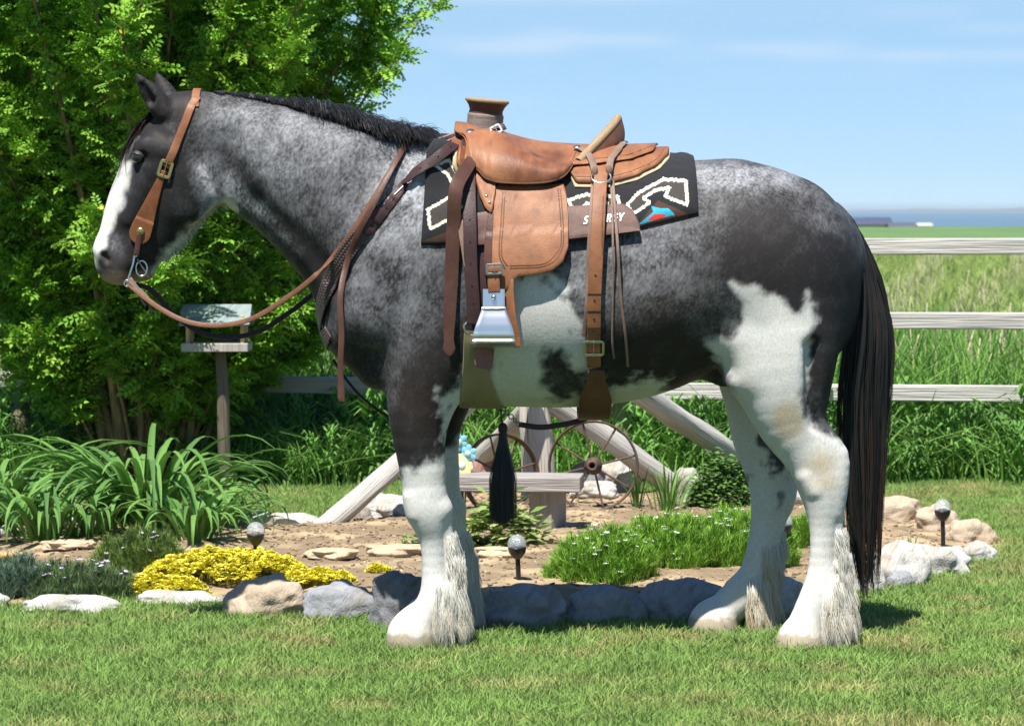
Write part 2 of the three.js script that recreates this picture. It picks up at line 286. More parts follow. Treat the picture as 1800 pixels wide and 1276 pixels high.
function coat(x, y, z, n) {
  const s = 540 * D / (D - Math.min(0.3, Math.abs(z) * 0.9)), px = 900 + x * s, py = 368 - (y - H) * s;
  const far = z < -0.03, rag = fbm3(x * 14, y * 14, z * 14, 3) * 30 + N3(x * 90, y * 60, z * 90) * 4;
  // roan: white hairs mixed into the black, plus painted shade of the neck furrow
  const mott = fbm3(x * 6 + 3, y * 6, z * 6, 4), dap = N3(x * 17, y * 17, z * 17), fine = N3((x + 0.35 * y) * 105, (y - 0.3 * x) * 34, z * 80) * 0.6 + N3((x + 0.35 * y) * 190, (y - 0.3 * x) * 60, z * 150) * 0.6;
  const blob = (bx, by, rx, ry, p = 1) => Math.exp(-Math.pow(((px - bx) / rx) ** 2 + ((py - by) / ry) ** 2, p));
  const seg = (ax, ay, bx, by, w) => { const ex = bx - ax, ey = by - ay, t = clamp(((px - ax) * ex + (py - ay) * ey) / (ex * ex + ey * ey)); return Math.exp(-((px - ax - ex * t) ** 2 + (py - ay - ey * t) ** 2) / (w * w)); };
  let roan = 0.125;
  roan += 0.22 * blob(560, 255, 190, 75) + 0.46 * blob(735, 310, 50, 75) + 0.20 * blob(690, 400, 80, 80) + 0.13 * blob(690, 550, 110, 70) + 0.14 * blob(460, 300, 75, 90) + 0.15 * blob(400, 200, 60, 30);
  roan += 0.42 * blob(1290, 312, 120, 26) + 0.16 * blob(1445, 390, 50, 40) + 0.20 * blob(1120, 470, 85, 80) + 0.22 * blob(1010, 520, 55, 60) + 0.12 * blob(1255, 560, 45, 60) + 0.10 * blob(1220, 400, 70, 60);
  roan += 0.42 * seg(402, 318, 462, 366, 15) + 0.25 * seg(462, 366, 530, 440, 13) + 0.30 * blob(355, 318, 22, 50) + 0.12 * blob(690, 700, 22, 50) + 0.12 * blob(310, 235, 26, 24) + 0.25 * blob(228, 300, 14, 30) + 0.34 * seg(352, 296, 378, 352, 8) + 0.26 * seg(372, 330, 352, 384, 7) + 0.25 * seg(196, 420, 210, 440, 14);
  roan -= 0.26 * blob(1370, 450, 110, 80) + 0.20 * blob(1150, 620, 120, 60) + 0.28 * blob(730, 740, 60, 60) + 0.30 * blob(1450, 560, 60, 110) + 0.25 * blob(290, 360, 40, 80) + 0.2 * blob(262, 255, 26, 46) + 0.2 * blob(780, 640, 60, 70) + 0.14 * blob(620, 620, 50, 50);
  roan -= 0.22 * seg(395, 262, 452, 332, 18) + 0.26 * seg(452, 340, 560, 470, 18) + 0.26 * blob(570, 500, 30, 50) + 0.12 * blob(340, 380, 40, 40);  // the segs paint the shade of the neck furrow into the coat
  if (py < 215 && px < 330) roan = 0.08;
  if (px < 400) roan -= 0.13 * sst(400, 330, px) + 0.12 * blob(262, 285, 34, 30);
  roan = clamp(roan, 0.012, 1); roan = clamp(roan + mott * (0.03 + 0.75 * roan) + dap * (0.03 + 0.25 * roan) + fine * (0.05 + 0.75 * roan), 0.012, 1);
  let dark = [0.020, 0.0185, 0.020];
  const brown = clamp(blob(1150, 560, 120, 100) + blob(740, 700, 80, 80) * 0.9 + blob(300, 200, 60, 50) * 0.5 + 0.25 * blob(1300, 430, 120, 90) + 0.1 * mott);
  dark = [lerp(dark[0], 0.032, brown), lerp(dark[1], 0.0235, brown), lerp(dark[2], 0.021, brown)];
  const pale = [0.42, 0.43, 0.465]; let c = dark.map((v, i) => lerp(v, pale[i], Math.pow(roan, 1.15)));
  // white hair
  let w = 0;
  if (!far || py < 640) w = Math.max(w, soft(PATCH.barrel, px, py, 16, rag) * (1 - soft(PATCH.barrelDark, px, py, 12, rag * 0.6)));
  if (!far && px > 1200) w = Math.max(w, soft(PATCH.hip, px, py, 9, rag * 0.36));
  if (far && px > 1200) {
    let q = sst(640, 690, py + rag * 0.6);
    q *= 1 - 0.95 * soft([[1325, 700], [1350, 705], [1375, 760], [1398, 800], [1400, 850], [1368, 838], [1345, 790], [1335, 745]], px, py, 9, rag * 0.8);
    q *= 1 - 0.85 * soft([[1318, 915], [1332, 915], [1326, 960], [1310, 1000], [1296, 1010], [1306, 965]], px, py, 7, rag * 0.5);
    q *= 1 - 0.7 * soft([[1322, 850], [1334, 850], [1334, 880], [1324, 880]], px, py, 5, rag * 0.3) ; q *= 1 - 0.7 * soft([[1384, 880], [1396, 880], [1388, 912], [1380, 912]], px, py, 5, rag * 0.3);
    w = Math.max(w, q);
  }
  if (px < 900 && py > 700) w = Math.max(w, sst(-12, 12, py - (838 - 0.45 * (px - 700)) + rag * 0.7));
  if (py > 1000) w = 1;
  if (px < 420 && py > 240) {
    w = Math.max(w, soft(PATCH.blaze, px, py, 7, rag * 0.25), clamp(1.1 - Math.abs(z) / 0.045) * soft([[262, 215], [240, 215], [150, 400], [150, 470], [215, 470], [225, 360]], px, py, 12, rag * 0.4));
    const jaw = soft([[262, 478], [292, 438], [335, 402], [376, 360], [398, 338], [420, 365], [345, 450], [285, 500]], px, py, 11, rag * 0.4); w = Math.max(w, clamp(jaw * 1.1));
  }
  w *= 0.97 + 0.06 * fine;
  let white = [0.66, 0.655, 0.63];
  const cream = clamp(blob(1445, 815, 26, 22) + blob(1455, 850, 24, 14) * 0.8 + 1.1 * blob(1385, 740, 28, 34, 2) + sst(1070, 1130, py) * (0.35 + 0.5 * fbm3(x * 25, y * 25, z * 25, 2)) + (px < 420 ? 0.35 * blob(345, 410, 60, 40) : 0) + clamp(fbm3(x * 9, y * 9, z * 9, 3) * 0.35));
  white = [lerp(white[0], 0.58, cream), lerp(white[1], 0.49, cream), lerp(white[2], 0.36, cream)];
  c = c.map((v, i) => lerp(v, white[i], clamp(w)));
  // skin at lips and nostrils
  const lip = px < 290 ? Math.max(blob(203, 490, 34, 15, 2), blob(248, 488, 22, 12, 2) * 0.7) : 0;
  c = [lerp(c[0], 0.42, lip), lerp(c[1], 0.27, lip), lerp(c[2], 0.22, lip)];
  if (px < 300) { const g = Math.max(blob(183, 451, 8, 10, 2), blob(247, 277, 17, 11, 2)); c = c.map((v) => lerp(v, 0.018, g)); const m2 = blob(200, 458, 28, 16, 2) * 0.5; c = [lerp(c[0], 0.10, m2), lerp(c[1], 0.08, m2), lerp(c[2], 0.08, m2)]; }
  // hooves: horn with dirty edges
  const hoof = sst(0.062, 0.05, y + fbm3(x * 30, y * 30, z * 30, 2) * 0.02) * 0.9; c = [lerp(c[0], 0.40, hoof), lerp(c[1], 0.33, hoof), lerp(c[2], 0.24, hoof)];
  const dirt = sst(0.02, 0.0, y + fbm3(x * 40, y * 40, z * 40, 2) * 0.02) * 0.7; c = [lerp(c[0], 0.16, dirt), lerp(c[1], 0.11, dirt), lerp(c[2], 0.06, dirt)];
  return c;
}
const horse = thing('horse', 'large blue roan and white pinto horse standing side-on, saddled and bridled', 'horse', [0, 0, 0]);
const coatMap = tex(512, 512, (u, v) => { const n = tn(u, v, 60, 1, 1.7, 0.45) * 0.45 + tn(u, v, 130, 2, 1.7, 0.4) * 0.55, g = 0.87 + 0.28 * n; return [g, g, g]; }, false);
coatMap.colorSpace = THREE.NoColorSpace; coatMap.repeat.set(2.2, 2.2);
const coatBump = tex(512, 512, (u, v) => { const n = 0.5 + 0.3 * tn(u, v, 90, 5, 1.6, 0.6) + 0.2 * tn(u, v, 25, 6); return [n, n, n]; }, false); coatBump.repeat.set(2.2, 2.2);
const coatMat = phys({ vertexColors: true, map: coatMap, bumpMap: coatBump, bumpScale: 0.0006, roughness: 0.6, specularIntensity: 0.32, sheen: 0.06, sheenColor: lin(0.6, 0.62, 0.7), sheenRoughness: 0.5 });
{
  const { pos, idx } = netSurface(0.006, [-1.48, -0.03, -0.46], [1.30, 1.92, 0.46]);
  const g = new THREE.BufferGeometry(); g.setAttribute('position', new THREE.Float32BufferAttribute(pos, 3)); g.setIndex(idx); g.computeVertexNormals();
  const nv = pos.length / 3, col = new Float32Array(nv * 3);
  for (let i = 0; i < nv; i++) col.set(coat(pos[3 * i], pos[3 * i + 1], pos[3 * i + 2]), 3 * i);
  g.setAttribute('color', new THREE.BufferAttribute(col, 3)); uvMetres(g);
  mesh('body', g, coatMat, horse);
}
// ---------------------------------------------------------------- mane, forelock, tail, feathers, eyes
const hairMat = phys({ vertexColors: true, roughness: 0.42, specularIntensity: 0.7, side: THREE.DoubleSide });
const rh = mulberry(77), rr = (a, b) => a + (b - a) * rh(), gs = () => (rh() + rh() + rh() - 1.5) / 1.5;
const topY = (x, z) => { let y = 1.95; for (let i = 0; i < 80; i++) { const s = body(x, y, z); if (s < 0.0008) break; y -= s * 0.8; if (y < 0) break; } return y; };
const outside = (p, m) => { for (let i = 0; i < 3; i++) { const s = body(p.x, p.y, p.z); if (s >= m) break; p.addScaledVector(bodyN(p), m - s); } return p; };
const snap = (p) => { for (let i = 0; i < 4; i++) p.addScaledVector(bodyN(p), -body(p.x, p.y, p.z)); return p; };
{ // mane: short, falling over the crest to the near side, swept back
  const S = [];
  for (let c = 0; c < 420; c++) {
    const t = rh(), px = lerp(376, 742, Math.pow(t, 0.9)), x = (px - 900) / 540;
    const L = lerp(0.035, 0.15, sst(0.05, 0.7, t)) * rr(0.6, 1.2), side = rh() < 0.88 ? 1 : -1, rx = x + gs() * 0.01, z0 = rr(-0.012, 0.012), y0 = topY(rx, z0);
    const sw = rr(0.15, 0.75), up = rr(0.05, 0.42) * (1 - 0.3 * t), dark = rr(0.009, 0.02), grey = rh() < 0.10 ? 0.12 : 0;
    for (let k = 0; k < 17; k++) {
      const p = [], a = V(rx + gs() * 0.014, y0 - 0.004, z0 + gs() * 0.01), Lk = L * rr(0.7, 1.1);
      let d = V(sw * 0.6 + gs() * 0.15, 0.5 + up + gs() * 0.2, side * rr(0.3, 0.7)).normalize(), q = a.clone();
      for (let s = 0; s < 7; s++) { p.push(q.clone()); q.addScaledVector(d, Lk / 6); d.add(V(0.06 * sw, -0.36, side * 0.12)).normalize(); if (s > 0) outside(q, 0.004); }
      const g = dark + grey * rh(); S.push({ p, w: 0.0023, n: V(gs(), 0.3, side).normalize(), c: [g * 1.02, g, g * 1.06] });
    }
  }
  mesh('mane', ribbons(S), hairMat, horse);
}
{ // forelock, brown at the front of the brow
  const S = [];
  for (let k = 0; k < 420; k++) {
    const a = W(rr(276, 300), rr(186, 200), gs() * 0.035), e = W(rr(222, 258), rr(238, 318), 0), p = [];
    e.z = gs() * 0.055; for (let s = 0; s < 8; s++) { const t = s / 7; p.push(outside(V(lerp(a.x, e.x, t) - 0.03 * Math.sin(t * 3.1), lerp(a.y, e.y, t), lerp(a.z, e.z, t)), 0.003 + 0.006 * rh())); }
    const b = rh(); S.push({ p, w: 0.003, n: V(-0.8, 0.3, gs()).normalize(), c: [lerp(0.012, 0.05, b), lerp(0.01, 0.027, b), lerp(0.01, 0.02, b)] });
  }
  mesh('forelock', ribbons(S), hairMat, horse);
}
{ // tail
  const S = [], mid = new THREE.CatmullRomCurve3([[1466, 362], [1503, 402], [1524, 480], [1530, 580], [1522, 690], [1520, 800], [1520, 900], [1522, 1000], [1524, 1055]].map(([a, b]) => W(a, b, 0)));
  const wide = (t) => 0.022 + 0.085 * sst(0, 0.5, t) - 0.060 * sst(0.55, 1, t);
  for (let c = 0; c < 230; c++) {
    const u = clamp(gs() * 1.05, -1, 1), v = gs(), t0 = rr(0, 0.26), t1 = rh() < 0.35 ? rr(0.55, 0.8) : rr(0.78, 1.0), ph = rr(0, 6), br = rh() < 0.28 ? rr(0.3, 1) : 0;
    for (let k = 0; k < 13; k++) {
      const p = [], du = gs() * 0.10, dv = gs() * 0.13, te = t1 * rr(0.86, 1.02);
      for (let s = 0; s < 17; s++) {
        const t = lerp(t0, Math.min(1, te), s / 16), m = mid.getPoint(t), w = wide(t), grow = sst(0, 0.35, s / 16);
        m.x += w * (u + du) * lerp(0.35, 1, grow) + 0.011 * Math.sin(t * 11 + ph + k * 0.15) * t; m.z += w * 0.75 * (v + dv) * lerp(0.5, 1, grow) + 0.004 * Math.cos(t * 13 + ph);
        p.push(s ? m : outside(m, 0.001));
      }
      const g = rr(0.007, 0.016), b = br * 0.6; S.push({ p, w: 0.003, n: V(gs() * 0.7, 0.1, 1).normalize(), c: (t) => [g + b * 0.055 * t, g + b * 0.022 * t, g + b * 0.01 * t] });
    }
  }
  mesh('tail', ribbons(S), hairMat, horse);
}
// long hair at the back of each lower leg
const featherMat = phys({ vertexColors: true, roughness: 0.5, transmission: 0.35, thickness: 0, side: THREE.DoubleSide });
const white = (b, d) => [lerp(0.76, 0.66, b) * d, lerp(0.75, 0.53, b) * d, lerp(0.71, 0.31, b) * d];
function feather(z, back, fet, low, cream) {
  const S = [], A = new THREE.CatmullRomCurve3(back.map(([a, b]) => W(a, b, z)));
  const lock = (root, dir, L, n, b, fall) => {
    const ph = rr(0, 6), amp = rr(0.004, 0.010), d0 = rr(0.85, 1.05);
    for (let k = 0; k < n; k++) {
      const p = [], off = V(gs() * 0.017, gs() * 0.018, gs() * 0.017), q = root.clone().add(off), d = dir.clone().add(V(gs() * 0.12, gs() * 0.1, gs() * 0.12)).normalize(), Lk = L * rr(0.75, 1.05);
      for (let s = 0; s < 9; s++) {
        const t = s / 8, e = q.clone().addScaledVector(V(off.x, 0, off.z), -0.3 * t * t); e.x += amp * Math.sin(t * 7.5 + ph) * t; e.z += amp * 0.6 * Math.cos(t * 5 + ph);
        if (s) outside(e, 0.003); e.y = Math.max(e.y, 0.006 + 0.006 * rh()); p.push(e); q.addScaledVector(d, Lk / 8); d.y -= fall; d.normalize();
      }
      const bb = clamp(b + gs() * 0.2), dd = d0 * rr(0.9, 1.05); const w0 = white(0.05, dd), w1 = white(bb, dd); S.push({ p, w: 0.0018, n: V(gs() * 0.8, 0.15, Math.sign(z) || 1).normalize(), c: (t) => w0.map((v, i) => lerp(v, w1[i], sst(0.1, 0.8, t))) });
    }
  };
  for (let c = 0; c < 60; c++) { // down the tendon
    const t = rr(0, 1), a = A.getPoint(t), f = rr(-1, 1); a.z += f * 0.032; a.x -= Math.abs(f) * 0.02; outside(a, 0);
    lock(a, V(rr(0.12, 0.35), -1, f * 0.2), rr(0.06, 0.12), 22, cream * 0.25 + 0.1 * rh(), 0.12);
  }
  for (let c = 0; c < 165; c++) { // round the fetlock and over the heel
    const an = (c < 95 ? rr(-1.75, 1.75) : rr(-0.95, 0.95)), [fx, fy, fr] = fet, a = W(fx + Math.cos(an) * fr, fy + (c < 95 ? rr(-30, 18) : rr(-75, -20)), z); a.z = z + Math.sin(an) * 0.055; outside(a, 0);
    lock(a, V(Math.cos(an) * (c < 95 ? rr(0.15, 0.5) : rr(0.05, 0.2)), -0.95, Math.sin(an) * (c < 95 ? 0.35 : 0.12)), (c < 95 ? rr(0.10, 0.17) : rr(0.07, 0.13)) * low, 24, clamp(cream * rr(0.25, 1.05)), 0.2);
  }
  mesh('feather', ribbons(S), featherMat, horse);
}
feather(0.19, [[794, 935], [797, 960], [800, 1000], [798, 1035]], [776, 1052, 34], 0.95, 0.55);
feather(-0.19, [[818, 935], [821, 960], [824, 1000], [822, 1035]], [800, 1050, 34], 0.95, 0.3);
feather(0.18, [[1482, 930], [1482, 970], [1480, 1010], [1480, 1035]], [1454, 1040, 36], 1.0, 0.55);
feather(-0.18, [[1370, 930], [1362, 970], [1354, 1005], [1346, 1020]], [1322, 1034, 34], 1.0, 1.0);
{ // chin whiskers and jaw hair
  const S = [];
  for (let k = 0; k < 420; k++) { const t = rh(), a = snap(W(lerp(285, 400, t), lerp(456, 352, t), gs() * 0.04)), p = [a]; let d = V(0.5, -1, gs() * 0.4).normalize(), q = a.clone(), L = rr(0.008, 0.026); for (let s = 0; s < 4; s++) { q.addScaledVector(d, L / 4); p.push(q.clone()); } const g = rr(0.25, 0.6); S.push({ p, w: 0.0018, n: V(0, 0.2, 1), c: [g, g * 0.95, g * 0.8] }); }
  mesh('jaw_hair', ribbons(S), hairMat, horse);
}
for (const s of [1, -1]) {
  const e = mesh('eye', new THREE.SphereGeometry(0.021, 24, 18), phys({ color: lin(0.012, 0.008, 0.006), roughness: 0.06, clearcoat: 1 }), horse); e.position.copy(W(248, 277, 0)); e.position.z = s * 0.082;
  const lid = mesh('eyelid', new THREE.SphereGeometry(0.0235, 24, 14, 0, Math.PI * 2, 0, Math.PI * 0.45), std({ color: lin(0.022, 0.018, 0.018), roughness: 0.6 }), horse); lid.position.copy(e.position); lid.rotation.set(s * -0.25, 0, -0.35);
}
// ---------------------------------------------------------------- leather and cloth materials
const leatherBump = tex(512, 512, (u, v) => { const n = 0.5 + 0.28 * tn(u, v, 70, 31) + 0.18 * tn(u, v, 24, 32) + 0.12 * tn(u, v, 8, 33); return [n, n, n]; }, false);
function leather(r, g, b, rough = 0.5, seed = 1) {
  const map = tex(256, 256, (u, v) => { const n = 1 + 0.22 * tn(u, v, 4, seed) + 0.16 * tn(u, v, 11, seed + 1) + 0.10 * tn(u, v, 50, seed + 2), w = 0.16 * clamp(tn(u, v, 3, seed + 4)); return [Math.pow(r * n, 0.4545) * (1 - w * 0.6), Math.pow(g * n, 0.4545) * (1 - w), Math.pow(b * n, 0.4545) * (1 - w * 1.1)]; });
  map.repeat.set(3.1, 3.1); const bm = leatherBump.clone(); bm.repeat.set(5, 5);
  return phys({ map, bumpMap: bm, bumpScale: 0.0009, roughness: rough, specularIntensity: 0.5, side: THREE.DoubleSide });
}
const tan = leather(0.255, 0.108, 0.050, 0.48, 41), tanDark = leather(0.135, 0.058, 0.030, 0.48, 45), oiled = leather(0.082, 0.036, 0.026, 0.42, 49), maroon = leather(0.046, 0.022, 0.023, 0.45, 53), rawhide = leather(0.34, 0.24, 0.14, 0.55, 57), lace = leather(0.20, 0.135, 0.105, 0.6, 61);
const steel = std({ color: lin(0.62, 0.62, 0.60), metalness: 1, roughness: 0.25 }), dullSteel = std({ color: lin(0.30, 0.295, 0.29), metalness: 1, roughness: 0.5 }), brass = std({ color: lin(0.58, 0.43, 0.20), metalness: 1, roughness: 0.32 });
const holeMat = std({ color: lin(0.012, 0.008, 0.007), roughness: 0.9 }), stitchMat = std({ color: lin(0.10, 0.042, 0.02), roughness: 0.8 });
// strap lying on the horse along measured spots
function strapOn(px, w, th, off = 0.004, n = 40) {
  const c = new THREE.CatmullRomCurve3(px.map(([a, b]) => V(a, b, 0)), false, 'centripetal').getPoints(n), pts = [], nr = []; 
  for (const q of c) { const h = onBody(q.x, q.y, off + th / 2); pts.push(h.p); nr.push(h.n); }
  for (let k = 0; k < 3; k++) for (let i = 1; i < n; i++) { nr[i].add(nr[i - 1]).add(nr[i + 1]).normalize(); }
  return { pts, nr, geo: strap(pts, nr, w, th) };
}
// sheet of leather shaped by an outline that is read column by column, lying on the horse at a given lift
function sheetOn(poly, nx, ny, lift, th) {
  const xs = poly.map((p) => p[0]), x0 = Math.min(...xs), x1 = Math.max(...xs), top = [], bot = [];
  const span = (x) => { let lo = 1e9, hi = -1e9; for (let i = 0, j = poly.length - 1; i < poly.length; j = i++) { const [ax, ay] = poly[j], [bx, by] = poly[i]; if ((ax - x) * (bx - x) <= 0 && ax !== bx) { const y = ay + (by - ay) * (x - ax) / (bx - ax); lo = Math.min(lo, y); hi = Math.max(hi, y); } } return [lo, hi]; };
  const pos = [], uv = [], idx = [], back = [];
  for (let i = 0; i <= nx; i++) {
    const f = i / nx, x = lerp(x0 + 0.4, x1 - 0.4, 0.5 - 0.5 * Math.cos(f * Math.PI) * (0.85) + (f - 0.5) * 0.15 ), [lo, hi] = span(x);
    for (let j = 0; j <= ny; j++) { const y = lerp(lo, hi, j / ny), L = typeof lift === 'function' ? lift(x, y, j / ny) : lift, h = onBody(x, y, L); const e = Math.min(i, nx - i, j, ny - j) === 0 ? th * 0.35 : 0; const p = h.p.clone().addScaledVector(h.n, -e), q = h.p.clone().addScaledVector(h.n, -th + e * 0.5); pos.push(p.x, p.y, p.z); back.push(q.x, q.y, q.z); uv.push(p.x, p.y); }
  }
  const m = ny + 1, N = (nx + 1) * m, all = [...pos, ...back], uv2 = [...uv, ...uv];
  for (let i = 0; i < nx; i++) for (let j = 0; j < ny; j++) { const a = i * m + j, b = a + m; idx.push(a, a + 1, b, b, a + 1, b + 1, N + a, N + b, N + a + 1, N + b, N + b + 1, N + a + 1); }
  const rim = []; for (let j = 0; j < ny; j++) rim.push([j, j + 1]); for (let i = 0; i < nx; i++) rim.push([i * m + ny, (i + 1) * m + ny]); for (let j = ny; j > 0; j--) rim.push([nx * m + j, nx * m + j - 1]); for (let i = nx; i > 0; i--) rim.push([i * m, (i - 1) * m]);
  for (const [a, b] of rim) idx.push(a, N + a, b, b, N + a, N + b);
  return geom(all, idx, uv2);
}
// stamped or stitched line of little marks lying on a sheet
function marks(px, lift, step, w, l, ang = 0.6) {
  const out = [], c = new THREE.CatmullRomCurve3(px.map(([a, b]) => V(a, b, 0)), false, 'centripetal'), n = Math.round(c.getLength() / step);
  for (const [i, q] of c.getSpacedPoints(n).entries()) { const h = onBody(q.x, q.y, typeof lift === 'function' ? lift(q.x, q.y) : lift), t = c.getTangentAt(clamp(i / n)); const g = new THREE.BoxGeometry(l, w, 0.0016); g.rotateZ(Math.atan2(-t.y, t.x) + ang); g.applyQuaternion(new THREE.Quaternion().setFromUnitVectors(V(0, 0, 1), h.n)); g.translate(h.p.x, h.p.y, h.p.z); out.push(g); }
  return merge(out);
}
const disc = (p, n, r, h, mat, name, parent) => { const g = new THREE.LatheGeometry([[0.0001, h], [r * 0.45, h * 0.9], [r * 0.8, h * 0.55], [r, 0], [r, -h * 0.4]].map(([a, b]) => new THREE.Vector2(a, b)), 22); g.applyQuaternion(new THREE.Quaternion().setFromUnitVectors(V(0, 1, 0), n)); g.translate(p.x, p.y, p.z); return mesh(name, g, mat, parent); };
const ringGeo = (p, n, r, t, sx = 1, sy = 1) => { const g = new THREE.TorusGeometry(r, t, 10, 32); g.scale(sx, sy, 1); g.applyQuaternion(new THREE.Quaternion().setFromUnitVectors(V(0, 0, 1), n)); g.translate(p.x, p.y, p.z); return g; };
const bucklePart = (p, n, rot, w, h, t, mat, name, parent) => { // rectangular buckle frame with a tongue
  const s = new THREE.Shape(), r = Math.min(w, h) * 0.25; s.moveTo(-w / 2 + r, -h / 2); s.lineTo(w / 2 - r, -h / 2); s.quadraticCurveTo(w / 2, -h / 2, w / 2, -h / 2 + r); s.lineTo(w / 2, h / 2 - r); s.quadraticCurveTo(w / 2, h / 2, w / 2 - r, h / 2); s.lineTo(-w / 2 + r, h / 2); s.quadraticCurveTo(-w / 2, h / 2, -w / 2, h / 2 - r); s.lineTo(-w / 2, -h / 2 + r); s.quadraticCurveTo(-w / 2, -h / 2, -w / 2 + r, -h / 2);
  const k = new THREE.Path(), a = w / 2 - t, b = h / 2 - t; k.moveTo(-a, -b); k.lineTo(-a, b); k.lineTo(a, b); k.lineTo(a, -b); k.lineTo(-a, -b); s.holes.push(k);
  const g = new THREE.ExtrudeGeometry(s, { depth: 0.002, bevelEnabled: true, bevelSize: 0.001, bevelThickness: 0.001, bevelSegments: 2 }), tg = new THREE.CylinderGeometry(0.0016, 0.0016, h, 8); tg.translate(0, 0, 0.004);
  const all = merge([g, tg]); all.rotateZ(rot); all.applyQuaternion(new THREE.Quaternion().setFromUnitVectors(V(0, 0, 1), n)); all.translate(p.x, p.y, p.z); return mesh(name, all, mat, parent);
};
const holes = (st, from, to, n, parent, lift = 0.0) => { for (let i = 0; i < n; i++) { const k = Math.round(lerp(from, to, i / (n - 1)) * (st.pts.length - 1)), p = st.pts[k], g = new THREE.CylinderGeometry(0.0032, 0.0032, 0.003, 12); g.applyQuaternion(new THREE.Quaternion().setFromUnitVectors(V(0, 1, 0), st.nr[k])); const q = p.clone().addScaledVector(st.nr[k], lift); g.translate(q.x, q.y, q.z); mesh('strap_hole', g, holeMat, parent); } };

